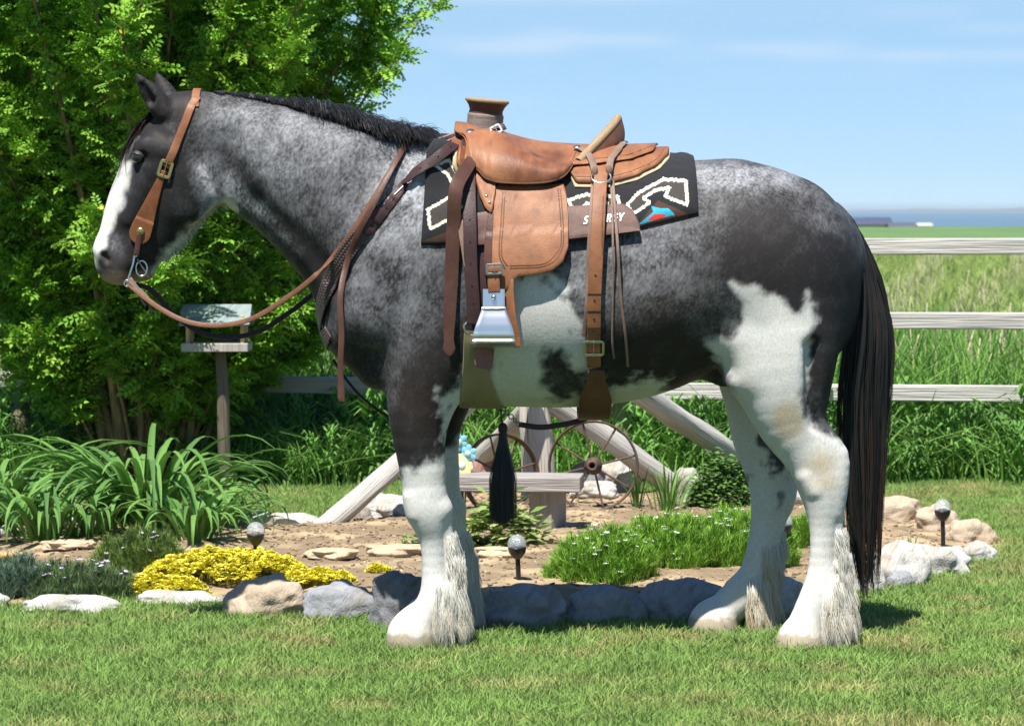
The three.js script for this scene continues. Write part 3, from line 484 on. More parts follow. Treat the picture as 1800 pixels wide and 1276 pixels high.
// ---------------------------------------------------------------- saddle blanket
const BL = 0.022; // blanket thickness
const blanket = thing('saddle_blanket', 'black wool saddle blanket with cream, grey, turquoise and red pattern under the saddle', 'blanket');
{
  const w = 1100, h = 460, cv = document.createElement('canvas'); cv.width = w; cv.height = h; const c = cv.getContext('2d'); const X = (x) => (x - 730) * 2.2, Y = (y) => (y - 240) * 2.2;
  c.fillStyle = '#1b1b20'; c.fillRect(0, 0, w, h);
  const fill = (pts, col) => { c.fillStyle = col; c.beginPath(); pts.forEach(([a, b], i) => (i ? c.lineTo(X(a), Y(b)) : c.moveTo(X(a), Y(b)))); c.closePath(); c.fill(); };
  const zig = (pts, close) => { // cream outline with a woven, stepped edge
    c.fillStyle = '#dfe0c4'; for (let i = 0; i + (close ? 0 : 1) < pts.length; i++) { const [ax, ay] = pts[i], [bx, by] = pts[(i + 1) % pts.length], L = Math.hypot(bx - ax, by - ay), n = Math.ceil(L / 2.4); for (let k = 0; k <= n; k++) { const t = k / n, x = lerp(ax, bx, t), y = lerp(ay, by, t), v = Math.abs(bx - ax) > Math.abs(by - ay); const jx = (rh() - 0.5) * 5, jy = (rh() - 0.5) * 5; c.fillRect(X(x) - (v ? 2.2 : 7) + (v ? 0 : jx), Y(y) - (v ? 7 : 2.2) + (v ? jy : 0), v ? 4.8 : 14, v ? 14 : 4.8); } }
  };
  const shapes = [
    [[752, 368], [800, 342], [835, 348], [800, 372], [790, 385], [757, 402]], [[764, 290], [790, 282], [800, 300], [830, 312], [800, 330], [786, 305]],
    [[998, 352], [1030, 342], [1085, 345], [1092, 372], [1070, 376], [1066, 356], [1030, 358], [1012, 376]],
    [[1102, 360], [1120, 340], [1165, 315], [1205, 318], [1207, 360], [1168, 345], [1176, 330], [1150, 335], [1130, 348], [1142, 356], [1112, 376]],
    [[890, 350], [930, 342], [975, 348], [960, 372], [905, 374]],
  ];
  for (const s of shapes) { fill(s, '#3f3a38'); zig(s, true); }
  fill([[1108, 408], [1156, 352], [1214, 378], [1180, 388], [1140, 398]], '#4a2f26'); fill([[742, 424], [800, 402], [850, 410], [800, 426]], '#4a2f26');
  fill([[1120, 396], [1148, 372], [1144, 362], [1160, 366], [1174, 366], [1182, 373], [1186, 378], [1160, 384], [1140, 390]], '#2f9fc0'); fill([[1136, 388], [1150, 376], [1166, 376], [1172, 380], [1150, 387]], '#d23a35');
  fill([[790, 420], [806, 414], [812, 424]], '#2f9fc0');
  const im = c.getImageData(0, 0, w, h), d = im.data, r = mulberry(5); // woven rows
  for (let y = 0; y < h; y++) for (let x = 0; x < w; x++) { const o = (y * w + x) * 4, k = (1 + 0.16 * ((y >> 2) % 2 ? 1 : -1) * ((x >> 1) % 2 ? 1 : -0.6)) * (0.85 + 0.3 * r()); for (let q = 0; q < 3; q++) d[o + q] = clamp(d[o + q] * k / 255) * 255; }
  c.putImageData(im, 0, 0);
  const map = new THREE.CanvasTexture(cv); map.colorSpace = THREE.SRGBColorSpace;
  const wool = phys({ map, roughness: 0.95, sheen: 0.15, sheenColor: lin(0.5, 0.5, 0.5), bumpMap: tex(256, 256, (u, v) => { const n = 0.5 + 0.25 * Math.sin(v * 256 * 0.8) + 0.3 * tn(u, v, 60, 3); return [n, n, n]; }, false), bumpScale: 0.002 });
  wool.bumpMap.repeat.set(4, 4);
  const yc = 0.98, nx = 44, na = 60, outer = [], inner = [], uv = [], idx = [];
  // lower edge of the cloth, front to back
  const low = [[740, 434], [800, 430], [870, 426], [1000, 420], [1125, 404], [1226, 380]], lowY = (px) => { for (let i = 0; i + 1 < low.length; i++) if (px <= low[i + 1][0]) return lerp(low[i][1], low[i + 1][1], clamp((px - low[i][0]) / (low[i + 1][0] - low[i][0]))); return 380; };
  for (let i = 0; i <= nx; i++) {
    const f = i / nx, pl = lerp(740, 1227, f), e = onBody(pl, lowY(pl), 0).p, ang0 = Math.atan2(e.y - yc, e.z), tw = lerp(758, 1218, f);
    for (let j = 0; j <= na; j++) {
      const ang = lerp(ang0, Math.PI - ang0, j / na), side = Math.abs(j / na - 0.5) * 2, x = lerp(W(tw, 300, 0).x, e.x, Math.pow(side, 1.3));
      const ed = Math.min(i, nx - i, j, na - j) === 0 ? 0.5 : 1, wob = 0.003 * N2(i * 0.5, j * 0.3);
      const o = around(x, yc, ang, 0.003 + BL * ed + wob), n2 = around(x, yc, ang, 0.002); outer.push(o.x, o.y, o.z); inner.push(n2.x, n2.y, n2.z);
      const s = 540 * D / (D - Math.abs(o.z) * 0.95); uv.push((900 + o.x * s - 730) / 500, 1 - ((368 - (o.y - H) * s) - 240) / 209);
    }
  }
  const m = na + 1, N = (nx + 1) * m;
  for (let i = 0; i < nx; i++) for (let j = 0; j < na; j++) { const a = i * m + j, b = a + m; idx.push(a, b, a + 1, b, b + 1, a + 1, N + a, N + a + 1, N + b, N + b, N + a + 1, N + b + 1); }
  const rim = []; for (let j = 0; j < na; j++) rim.push([j, j + 1], [nx * m + j + 1, nx * m + j]); for (let i = 0; i < nx; i++) rim.push([(i + 1) * m, i * m], [i * m + na, (i + 1) * m + na]);
  for (const [a, b] of rim) idx.push(a, b, N + a, b, N + b, N + a);
  mesh('cloth', geom([...outer, ...inner], idx, [...uv, ...uv]), wool, blanket);
  // wear leather along the lower edge, with its lettering
  const wl = [[806, 384], [860, 378], [930, 373], [1000, 371], [1060, 369], [1095, 367], [1112, 378], [1122, 396], [1125, 411], [1060, 419], [1000, 425], [900, 432], [806, 434]];
  mesh('wear_leather', sheetOn(wl, 34, 8, 0.003 + BL + 0.006, 0.004), leather(0.115, 0.06, 0.048, 0.5, 66), blanket);
  const cv2 = document.createElement('canvas'); cv2.width = 512; cv2.height = 128; const c2 = cv2.getContext('2d'); c2.clearRect(0, 0, 512, 128); c2.font = 'italic bold 120px sans-serif'; c2.fillStyle = '#ffffff'; c2.textBaseline = 'middle'; c2.save(); c2.scale(490 / c2.measureText('SYNERGY').width, 1); c2.fillText('SYNERGY', 4, 66); c2.restore();
  const tm = new THREE.CanvasTexture(cv2); tm.colorSpace = THREE.SRGBColorSpace;
  const pos = [], tuv = [], ti = []; for (let i = 0; i <= 16; i++) for (let j = 0; j <= 4; j++) { const x = lerp(1024, 1097, i / 16), y = lerp(386, 405, j / 4) - 6 * (i / 16), h = onBody(x, y, 0.003 + BL + 0.0085); pos.push(h.p.x, h.p.y, h.p.z); tuv.push(i / 16, 1 - j / 4); if (i < 16 && j < 4) { const a = i * 5 + j; ti.push(a, a + 1, a + 5, a + 5, a + 1, a + 6); } }
  mesh('lettering', geom(pos, ti, tuv), std({ map: tm, alphaTest: 0.5, transparent: true, roughness: 0.6 }), blanket);
}

// ---------------------------------------------------------------- saddle
const saddle = thing('western_saddle', 'brown leather western ranch saddle with thick wrapped horn on the horse', 'saddle');
const UP0 = 0.003 + BL; // everything of the saddle lies above the blanket
{ // rear skirt and rear jockey (two layers), front skirt
  mesh('skirt', sheetOn([[1000, 318], [1060, 292], [1120, 278], [1166, 266], [1177, 274], [1176, 290], [1158, 306], [1120, 324], [1070, 337], [1012, 336]], 30, 10, UP0 + 0.022, 0.016), tan, saddle);
  mesh('fleece_lining', sheetOn([[1002, 322], [1060, 298], [1120, 284], [1168, 271], [1179, 278], [1178, 292], [1160, 309], [1120, 328], [1070, 340], [1010, 339]], 26, 8, UP0 + 0.008, 0.010), std({ color: lin(0.45, 0.37, 0.24), roughness: 1 }), saddle);
  mesh('rear_jockey', sheetOn([[1000, 306], [1030, 290], [1080, 279], [1130, 270], [1152, 267], [1158, 276], [1150, 292], [1110, 305], [1060, 311], [1004, 315]], 28, 9, UP0 + 0.034, 0.008), tan, saddle);
  mesh('stitching', marks([[1012, 330], [1070, 330], [1120, 318], [1155, 302], [1170, 285]], UP0 + 0.0225, 3.2, 0.0012, 0.005, 0), stitchMat, saddle);
  mesh('stitching', marks([[1012, 309], [1060, 306], [1110, 300], [1146, 288]], UP0 + 0.0345, 3.2, 0.0012, 0.005, 0), stitchMat, saddle);
  mesh('front_skirt', sheetOn([[792, 262], [806, 256], [838, 262], [872, 300], [872, 350], [864, 384], [852, 376], [838, 350], [834, 318], [800, 312], [791, 290]], 24, 10, UP0 + 0.020, 0.014), tan, saddle);
  for (const [x, y] of [[853, 358], [859, 368]]) { const h = onBody(x, y, UP0 + 0.021); disc(h.p, h.n, 0.005, 0.003, steel, 'nail', saddle); }
  mesh('fleece_lining', sheetOn([[789, 262], [806, 254], [836, 262], [836, 316], [800, 317], [788, 292]], 12, 8, UP0 + 0.006, 0.010), std({ color: lin(0.45, 0.37, 0.24), roughness: 1 }), saddle);
}
{ // seat and fork: cross-sections along the back, both sides
  const topL = [[797, 262], [802, 246], [812, 230], [830, 225], [860, 224], [886, 231], [905, 243], [925, 255], [946, 267], [975, 278], [1000, 283], [1024, 286], [1040, 287]];
  const lowL = [[797, 300], [812, 308], [832, 314], [842, 322], [852, 332], [872, 339], [900, 342], [935, 343], [965, 341], [988, 334], [1003, 320], [1012, 302], [1040, 296]];
  const at = (L, x) => { for (let i = 0; i + 1 < L.length; i++) if (x <= L[i + 1][0]) { const t = (x - L[i][0]) / (L[i + 1][0] - L[i][0]), a = L[Math.max(0, i - 1)][1], b = L[i][1], d = L[i + 1][1], e = L[Math.min(L.length - 1, i + 2)][1]; return clamp(0.5 * (2 * b + (d - a) * t + (2 * a - 5 * b + 4 * d - e) * t * t + (3 * b - a - 3 * d + e) * t * t * t), Math.min(b, d) - 2, Math.max(b, d) + 2); } return L[L.length - 1][1]; };
  const nx = 60, na = 40, pos = [], uv = [], idx = [];
  for (let i = 0; i <= nx; i++) {
    const px = lerp(797, 1038, i / nx), yt = at(topL, px), yl = at(lowL, px), T = W(px, yt, 0), e = onBody(px, yl, UP0 + 0.034).p;
    const fork = 1 - sst(850, 930, px), flat = lerp(0.62, 0.95, fork);
    for (let j = 0; j <= na; j++) {
      const s = j / na * 2 - 1, a = Math.abs(s) * Math.PI / 2, sg = Math.sign(s) || 1;
      let z = e.z * Math.pow(Math.sin(a), lerp(0.85, 1.0, fork)), y = e.y + (T.y - e.y) * Math.pow(Math.cos(a), flat), x = lerp(T.x, e.x, Math.pow(Math.sin(a), 2));
      const p = V(x, y, z * sg); for (let k = 0; k < 3; k++) { const q = body(p.x, p.y, p.z); if (q < UP0 + 0.026) p.addScaledVector(bodyN(p), UP0 + 0.026 - q); }
      pos.push(p.x, p.y, p.z); uv.push(p.x, p.y + p.z * 0.7);
    }
  }
  const m = na + 1; for (let i = 0; i < nx; i++) for (let j = 0; j < na; j++) { const a = i * m + j, b = a + m; idx.push(a, b, a + 1, b, b + 1, a + 1); }
  // underside lip so the leather has an edge, and end faces
  const N = pos.length / 3; for (let i = 0; i < N; i++) { const p = V(pos[3 * i], pos[3 * i + 1], pos[3 * i + 2]), n = bodyN(p); pos.push(p.x - n.x * 0.008, p.y - n.y * 0.008, p.z - n.z * 0.008); uv.push(uv[2 * i], uv[2 * i + 1]); }
  for (let i = 0; i < nx; i++) for (let j = 0; j < na; j++) { const a = N + i * m + j, b = a + m; idx.push(a, a + 1, b, b, a + 1, b + 1); }
  for (let i = 0; i < nx; i++) { const a = i * m, b = a + m; idx.push(a, a + N, b, b, a + N, b + N); const c = i * m + na, d = c + m; idx.push(c, d, c + N, d, d + N, c + N); }
  for (let j = 0; j < na; j++) { idx.push(j, j + 1, N + j, j + 1, N + j + 1, N + j); const a = nx * m + j; idx.push(a, N + a, a + 1, a + 1, N + a, N + a + 1); }
  const sc = []; for (let i = 0; i < pos.length; i += 3) { const X = 900 + pos[i] * 548, Y = 368 - (pos[i + 1] - H) * 548, n = fbm3(pos[i] * 14, pos[i + 1] * 14, pos[i + 2] * 14, 3), k = clamp(1.25 * Math.exp(-(((X - 955) / 55) ** 2 + ((Y - 292) / 26) ** 2)) * (0.7 + n) + clamp(n * 0.5), 0, 0.75); sc.push(1 - 0.50 * k, 1 - 0.62 * k, 1 - 0.55 * k); }
  const worn = tan.clone(); worn.vertexColors = true; mesh('seat_and_fork', geom(pos, idx, uv, sc), worn, saddle);
  const edge = lowL.slice(3, 12).map(([a, b]) => [a, b - 6]);
  mesh('stitching', marks(edge, (x, y) => UP0 + 0.0352, 3, 0.0016, 0.006, 0.9), stitchMat, saddle);
  mesh('edge_roll', tube(lowL.slice(1, 12).map(([a, b]) => onBody(a, b, UP0 + 0.031).p), 0.0035, 60, 8), tanDark, saddle);
}
{ // horn: wrapped post with a broad cap
  const horn = new THREE.Group(); horn.name = 'horn'; saddle.add(horn);
  const L = (pts) => new THREE.LatheGeometry(pts.map(([a, b]) => new THREE.Vector2(a, b)), 40), base = W(850, 240, 0);
  const wrap = [[0.062, 0]]; for (let i = 0; i <= 16; i++) wrap.push([0.0575 + 0.0022 * Math.abs(Math.sin(i * 1.45)), 0.012 + i * 0.0036]); wrap.push([0.052, 0.078]);
  const post = mesh('horn_wrap', L(wrap), leather(0.21, 0.17, 0.15, 0.6, 71), horn), neck = mesh('horn_neck', L([[0.056, 0.072], [0.054, 0.085], [0.059, 0.098], [0.066, 0.108], [0.069, 0.113]]), oiled, horn);
  const cap = mesh('horn_cap', L([[0.069, 0.110], [0.0715, 0.114], [0.0715, 0.119], [0.068, 0.1225], [0.05, 0.120], [0.0001, 0.118]]), rawhide, horn);
  for (const o of [post, neck, cap]) { o.position.copy(base); o.rotation.set(0.05, 0, -0.10); }
}
{ // cantle: a dished shell, its rim lowest at the sides
  const P = (f, s) => { const a = Math.abs(f), bx = 1084 - 58 * a * a, by = 278 + 10 * a, rx = 1093 - 72 * Math.pow(a, 1.35), ry = 208 + 78 * Math.pow(a, 1.25); const b = W(lerp(bx, rx, s) + 10 * Math.sin(s * Math.PI) * (1 - a), lerp(by, ry, s), 0); b.z = f * lerp(0.185, 0.20, s); return b; };
  const pos = [], uv = [], idx = [], nf = 36, ns = 10;
  for (const k of [0, 1]) for (let i = 0; i <= nf; i++) for (let j = 0; j <= ns; j++) { const f = i / nf * 2 - 1, p = P(f, j / ns); if (k) { p.x -= 0.028 * (1 - 0.5 * Math.abs(f)); p.z *= 0.95; } pos.push(p.x, p.y, p.z); uv.push(p.z, p.y); }
  const m = ns + 1, N = (nf + 1) * m; for (let i = 0; i < nf; i++) for (let j = 0; j < ns; j++) { const a = i * m + j, b = a + m; idx.push(a, a + 1, b, b, a + 1, b + 1, N + a, N + b, N + a + 1, N + b, N + b + 1, N + a + 1); }
  mesh('cantle', geom(pos, idx, uv), tanDark, saddle);
  const rim = []; for (let i = 0; i <= 30; i++) { const p = P(i / 15 - 1, 1); p.x -= 0.012; rim.push(p); } mesh('cantle_binding', tube(rim, 0.0135, 80, 10), rawhide, saddle);
}
{ // fender, stirrup leather, buckle, stirrup
  const fl = (x, y) => UP0 + 0.012 + 0.010 * sst(400, 480, y);
  mesh('fender', sheetOn([[868, 344], [875, 336], [900, 338], [960, 338], [990, 336], [996, 352], [1000, 400], [1000, 440], [990, 464], [970, 478], [945, 483], [915, 486], [903, 496], [896, 508], [874, 508], [868, 470], [867, 400]], 40, 24, fl, 0.007), tan, saddle);
  for (const o of [0, 4]) mesh('stitching', marks([[884 + o, 350], [882 + o, 400], [881 + o, 455], [890 + o, 474 - o]], (x, y) => fl(x, y) + 0.0005, 2.6, 0.0014, 0.0055, 0.7), stitchMat, saddle);
  for (const o of [0, 4]) mesh('stitching', marks([[985 - o, 346], [990 - o, 400], [990 - o, 438], [980 - o, 458 - o], [960, 470 - o], [900, 474 - o]], (x, y) => fl(x, y) + 0.0005, 2.6, 0.0014, 0.0055, 0.7), stitchMat, saddle);
  const s1 = strapOn([[868, 378], [864, 420], [862, 462], [864, 486]], 0.034, 0.006, UP0 + 0.004, 30); mesh('stirrup_leather', s1.geo, oiled, saddle);
  const hz = onBody(874, 474, 0).p.z + UP0 + 0.03; // how far out the stirrup hangs
  const hob = curve([W(872, 470, hz), W(868, 482, hz + 0.006), W(868, 500, hz + 0.008), W(869, 514, hz + 0.006)], 16); mesh('stirrup_leather', strap(hob, hob.map(() => V(0, 0, 1)), 0.038, 0.008), tan, saddle);
  const twist = curve([W(893, 492, hz - 0.01), W(895, 520, hz - 0.005), W(900, 560, hz), W(908, 596, hz + 0.004), W(911, 610, hz + 0.004)], 24); mesh('stirrup_leather', strap(twist, twist.map((_, i) => V(-0.55, 0, 0.8).normalize()), (t) => lerp(0.042, 0.022, t), 0.006), tan, saddle);
  bucklePart(W(869, 473, hz + 0.014), V(0, 0, 1), 0.05, 0.052, 0.034, 0.006, dullSteel, 'buckle', saddle);
  const kp = curve([W(854, 474, hz + 0.013), W(869, 473, hz + 0.017), W(884, 474, hz + 0.013)], 10); mesh('keeper', strap(kp, kp.map(() => V(0, 0, 1)), 0.018, 0.004), tan, saddle);
  // metal-covered bell stirrup: a band bent round the foot opening, widening to the tread
  const st = new THREE.Group(); st.name = 'stirrup'; saddle.add(st);
  const prof = [[508, 0.000, 19], [522, 0.003, 19], [540, 0.010, 21], [560, 0.021, 27], [580, 0.029, 34], [594, 0.029, 36.5], [605, 0.018, 37], [611, -0.016, 37], [611, -0.06, 37], [609, -0.10, 37], [598, -0.122, 36.5], [580, -0.124, 34], [560, -0.12, 27], [540, -0.11, 21], [520, -0.095, 19], [508, -0.07, 19]];
  const cp = new THREE.CatmullRomCurve3(prof.map(([y, z, w]) => V(w, W(868, y, hz).y, z)), false, 'centripetal').getPoints(90), pos = [], idx = [], uv = [], NB = 8;
  cp.forEach((q, i) => { const a = cp[Math.max(0, i - 1)], b = cp[Math.min(90, i + 1)], ty = b.y - a.y, tz = b.z - a.z, L = Math.hypot(ty, tz), ny = -tz / L, nz = ty / L; for (const k of [0, 1]) for (let j = 0; j <= NB; j++) { const f = j / NB * 2 - 1, o = k * 0.006 - 0.0012 * Math.pow(Math.abs(f), 6); pos.push(W(868, 560, hz).x + f * q.x / 540 * 0.965, q.y + ny * o, hz + 0.006 + q.z + nz * o); uv.push(f, i / 90); } });
  const M = 2 * (NB + 1); for (let i = 0; i < 90; i++) for (let j = 0; j < NB; j++) { const a = i * M + j, b = a + M, c = a + NB + 1, d = c + M; idx.push(a, a + 1, b, b, a + 1, b + 1, c, d, c + 1, d, d + 1, c + 1); if (!j) idx.push(a, b, c, b, d, c); if (j === NB - 1) idx.push(a + 1, c + 1, b + 1, b + 1, c + 1, d + 1); }
  mesh('stirrup_band', geom(pos, idx, uv), std({ color: lin(0.80, 0.80, 0.79), metalness: 1, roughness: 0.3, side: THREE.DoubleSide }), st);
  const bolt = new THREE.CylinderGeometry(0.0055, 0.0055, 0.10, 14); bolt.rotateX(Math.PI / 2); bolt.translate(W(868, 522, hz).x, W(868, 522, hz).y, hz - 0.03); mesh('bolt', bolt, dullSteel, st);
  const bh = new THREE.SphereGeometry(0.008, 16, 10, 0, Math.PI * 2, 0, Math.PI / 2); bh.rotateX(Math.PI / 2); bh.translate(W(868, 522, hz).x, W(868, 522, hz).y, hz + 0.016); mesh('bolt_head', bh, steel, st);
  const te = curve([W(852, 612, hz - 0.04), W(851, 630, hz - 0.035), W(848, 648, hz - 0.03)], 8); mesh('strap_end', strap(te, te.map(() => V(0.35, 0, 1).normalize()), (t) => 0.062 * (1 - 0.35 * Math.pow(t, 8)), 0.005), leather(0.22, 0.10, 0.085, 0.55, 74), saddle);
}
{ // front rigging: hanging tie strap, billet with holes, cinch
  const c1 = onBody(826, 264, UP0 + 0.042); disc(c1.p, c1.n, 0.017, 0.006, steel, 'concho', saddle);
  const c2 = onBody(868, 276, UP0 + 0.0405); disc(c2.p, c2.n, 0.006, 0.003, steel, 'nail', saddle);
  const a = [[822, 268], [806, 290], [802, 330], [797, 400], [794, 470], [790, 560], [789, 598], [790, 626]], z0 = onBody(797, 400, 0).p.z + UP0 + 0.024;
  const ts = curve(a.map(([x, y], i) => (i < 2 ? onBody(x, y, UP0 + 0.04).p : W(x, y, z0 - 0.002 * i))), 70); mesh('tie_strap', strap(ts, ts.map(() => V(0.12, 0.08, 1).normalize()), (t) => (t < 0.86 ? 0.044 * sst(-0.12, 0.25, t) - 0.012 * sst(0.6, 0.85, t) : t < 0.93 ? lerp(0.032, 0.040, sst(0.86, 0.93, t)) : 0.040 * Math.sqrt(clamp((1 - t) / 0.07)) + 0.002), 0.005), oiled, saddle);
  const b = [[822, 276], [823, 330], [825, 400], [829, 470], [833, 530], [832, 566]], bs = { pts: curve(b.map(([x, y], i) => onBody(x, y, UP0 + 0.034 - 0.026 * sst(0, 4, i)).p), 60) }; bs.nr = bs.pts.map((p) => bodyN(p).add(V(0, 0, 0.6)).normalize()); mesh('billet', strap(bs.pts, bs.nr, 0.042, 0.006), maroon, saddle); holes(bs, 0.06, 0.80, 8, saddle, 0.003);
  const s2 = strapOn([[808, 384], [812, 420], [816, 450], [818, 470]], (t) => 0.02 * (1 - t * 0.8), 0.004, UP0 + 0.012, 20); mesh('latigo_tail', s2.geo, lace, saddle);
  const lt = strapOn([[862, 400], [858, 440], [852, 480], [846, 530], [838, 566]], 0.040, 0.006, 0.008, 40); mesh('latigo', lt.geo, maroon, saddle);
  const rg = onBody(834, 573, 0.016); mesh('cinch_ring', ringGeo(rg.p, rg.n, 0.034, 0.0045, 1, 0.7), steel, saddle);
  // string cinch: a fan of cords round the belly
  const cords = []; for (let k = 0; k < 26; k++) { const f = k / 25, p = []; for (let i = 0; i <= 26; i++) { const t = i / 26, ang = lerp(0.02, -Math.PI - 0.02, t), w = lerp(0.034, 0.068, Math.sin(t * Math.PI)), x = W(lerp(836, 846, Math.sin(t * Math.PI)), 600, 0).x + (f - 0.5) * 2 * w; const y0 = 0.915; if (i === 0) p.push(rg.p.clone().add(V((f - 0.5) * 0.06, -0.01, 0))); const an = ang - 0.20 + 0.4 * t, q = around(x, 0.98, an, 0.006, 1 / Math.hypot(Math.cos(an) / 0.40, Math.sin(an) / 0.232)); p.push(q); } cords.push(tube(p, 0.0031, 40, 6)); }
  mesh('string_cinch', merge(cords), std({ color: lin(0.30, 0.25, 0.15), roughness: 0.95 }), saddle);
}
{ // rear rigging
  const R = onBody(1056, 336, UP0 + 0.035); mesh('dee_ring', ringGeo(R.p, R.n, 0.031, 0.004, 1, 0.85), steel, saddle);
  for (const [pts, cx, cy] of [[[[1016, 293], [1032, 302], [1042, 318], [1045, 330]], 1014, 293], [[[1096, 286], [1085, 297], [1074, 310], [1070, 328]], 1097, 286]]) {
    const s = strapOn(pts, 0.022, 0.006, UP0 + 0.038, 20); mesh('string_loop', s.geo, lace, saddle); const h = onBody(cx, cy, UP0 + 0.042); disc(h.p, h.n, 0.013, 0.005, steel, 'concho', saddle);
    const [lx, ly] = pts[3]; const k = onBody(lx, ly, UP0 + 0.04); const kn = new THREE.SphereGeometry(0.013, 14, 10); kn.scale(0.8, 1.5, 0.7); kn.translate(k.p.x, k.p.y, k.p.z); mesh('knot', kn, lace, saddle);
  }
  const b = [[1056, 326], [1054, 350], [1051, 400], [1048, 450], [1045, 520], [1044, 570], [1043, 602], [1044, 640]], bs = { pts: curve(b.map(([x, y], i) => onBody(x, y, UP0 * (1 - sst(2, 4, i)) + lerp(0.036, 0.014, i / 7)).p), 80) };
  bs.nr = bs.pts.map((p) => bodyN(p).add(V(0, 0, 0.5)).normalize()); mesh('rear_billet', strap(bs.pts, bs.nr, 0.043, 0.007), tan, saddle); holes(bs, 0.50, 0.84, 5, saddle, 0.0035);
  mesh('stitching', marks([[1060, 365], [1056, 440]], UP0 + 0.034, 3, 0.0014, 0.0055, 0.8), stitchMat, saddle);
  for (const t of [0.56, 0.64, 0.72]) { const k = Math.round(t * 80), p = bs.pts[k].clone().addScaledVector(bs.nr[k], 0.004), g = new THREE.BoxGeometry(0.044, 0.003, 0.002); g.applyQuaternion(new THREE.Quaternion().setFromUnitVectors(V(0, 0, 1), bs.nr[k])); g.translate(p.x, p.y, p.z); mesh('crease', g, holeMat, saddle); }
  const bk = bs.pts[Math.round(0.87 * 80)].clone().addScaledVector(bs.nr[70], 0.008); bucklePart(bk, bs.nr[70], 0, 0.066, 0.05, 0.006, steel, 'buckle', saddle);
  // wide rear cinch hanging just below the belly
  const pts = [], nr = []; for (let i = 0; i <= 50; i++) { const t = i / 50, ang = lerp(-0.26, -Math.PI + 0.26, t), p = around(W(1047, 660, 0.2).x, 0.98, ang, 0.012 + 0.03 * Math.sin(t * Math.PI)); pts.push(p); nr.push(V(0, Math.sin(ang), Math.cos(ang))); }
  mesh('rear_cinch', strap(pts, nr, (t) => lerp(0.052, 0.105, sst(0, 0.2, Math.min(t, 1 - t))), 0.010), tanDark, saddle);
  // saddle strings
  for (const [pts, w] of [[[[1042, 340], [1038, 400], [1033, 480], [1031, 540], [1026, 588]], 0.013], [[[1074, 336], [1076, 420], [1077, 520], [1076, 600], [1079, 627]], 0.007], [[[1077, 336], [1084, 430], [1091, 520], [1099, 590], [1103, 641]], 0.009]]) { const z = onBody(pts[0][0], pts[0][1], UP0 + 0.045).p.z, q = curve(pts.map(([x, y], i) => { const h = onBody(x, y, 0.010 + (i < 2 ? UP0 + 0.01 : 0)); return h.p; }), 40); mesh('saddle_string', strap(q, q.map((p) => bodyN(p)), w, 0.003), lace, saddle); }
  // tie-down cord between the cinches, with snap
  const c0 = W(884, 726, 0), m0 = W(902, 742, 0), m1 = W(985, 747, 0), m2 = W(1046, 730, 0); mesh('cinch_connector', strap(curve([W(912, 746, 0), W(950, 751, 0), m1, W(1010, 742, 0), m2], 24), Array(25).fill(V(0, 0.2, 1).normalize()), 0.018, 0.005), maroon, saddle);
  const links = []; for (let i = 0; i < 6; i++) { const p = W(lerp(878, 912, i / 5), lerp(712, 746, i / 5), 0); links.push(ringGeo(p, i % 2 ? V(0, 0, 1) : V(0.7, 0.3, 0.5).normalize(), 0.0075, 0.002)); } mesh('chain', merge(links), dullSteel, saddle);
  // leather thongs at the front of the fork and the horn strap
  for (const [x, y, dx] of [[800, 236, -44], [806, 242, -38], [812, 248, -42]]) { const q = curve([W(x + 14, y - 8, 0.07), W(x - 8, y, 0.09), W(x + dx * 0.6, y + 6, 0.10), W(x + dx, y + 10, 0.09)], 14); mesh('saddle_string', strap(q, q.map(() => V(0, 1, 0.6).normalize()), 0.008, 0.0025), lace, saddle); }
  const hs = curve([W(815, 244, 0.10), W(832, 234, 0.09), W(860, 230, 0.085), W(886, 222, 0.075)], 20); mesh('horn_strap', strap(hs, hs.map((p) => V(0, 0.45, 1).normalize()), 0.026, 0.005), maroon, saddle);
  const he = curve([W(888, 222, 0.085), W(866, 232, 0.098), W(842, 250, 0.115)], 12); mesh('horn_strap', strap(he, he.map(() => V(0, 0.4, 1).normalize()), 0.020, 0.004), maroon, saddle);
  bucklePart(W(872, 228, 0.105), V(0, 0.35, 1).normalize(), 0.5, 0.036, 0.030, 0.005, dullSteel, 'buckle', saddle);
}
// ---------------------------------------------------------------- horsehair tassel under the belly
{
  const t = thing('tassel', 'black horsehair tassel hanging from the cinch under the horse belly', 'tassel'), S = [], top = W(884, 758, 0);
  for (let k = 0; k < 700; k++) { const a = rh() * 6.283, r = Math.sqrt(rh()), L = rr(0.275, 0.305), p = []; for (let s = 0; s < 8; s++) { const u = s / 7, R = r * lerp(0.012, 0.048, sst(0, 0.6, u)); p.push(V(top.x + Math.cos(a) * R, top.y - L * u, Math.sin(a) * R)); } const g = rr(0.006, 0.02); S.push({ p, w: 0.0026, n: V(Math.cos(a), 0.1, Math.sin(a)), c: [g, g, g * 1.1] }); }
  mesh('hair', ribbons(S, 0.4), hairMat, t);
  const kg = new THREE.SphereGeometry(0.016, 16, 12); kg.scale(1, 1.3, 1); kg.translate(top.x, top.y + 0.008, 0); mesh('knot', kg, maroon, t); mesh('cord', tube([V(top.x, top.y + 0.02, 0), W(882, 740, 0), W(880, 718, 0)], 0.003, 10), maroon, t);
}
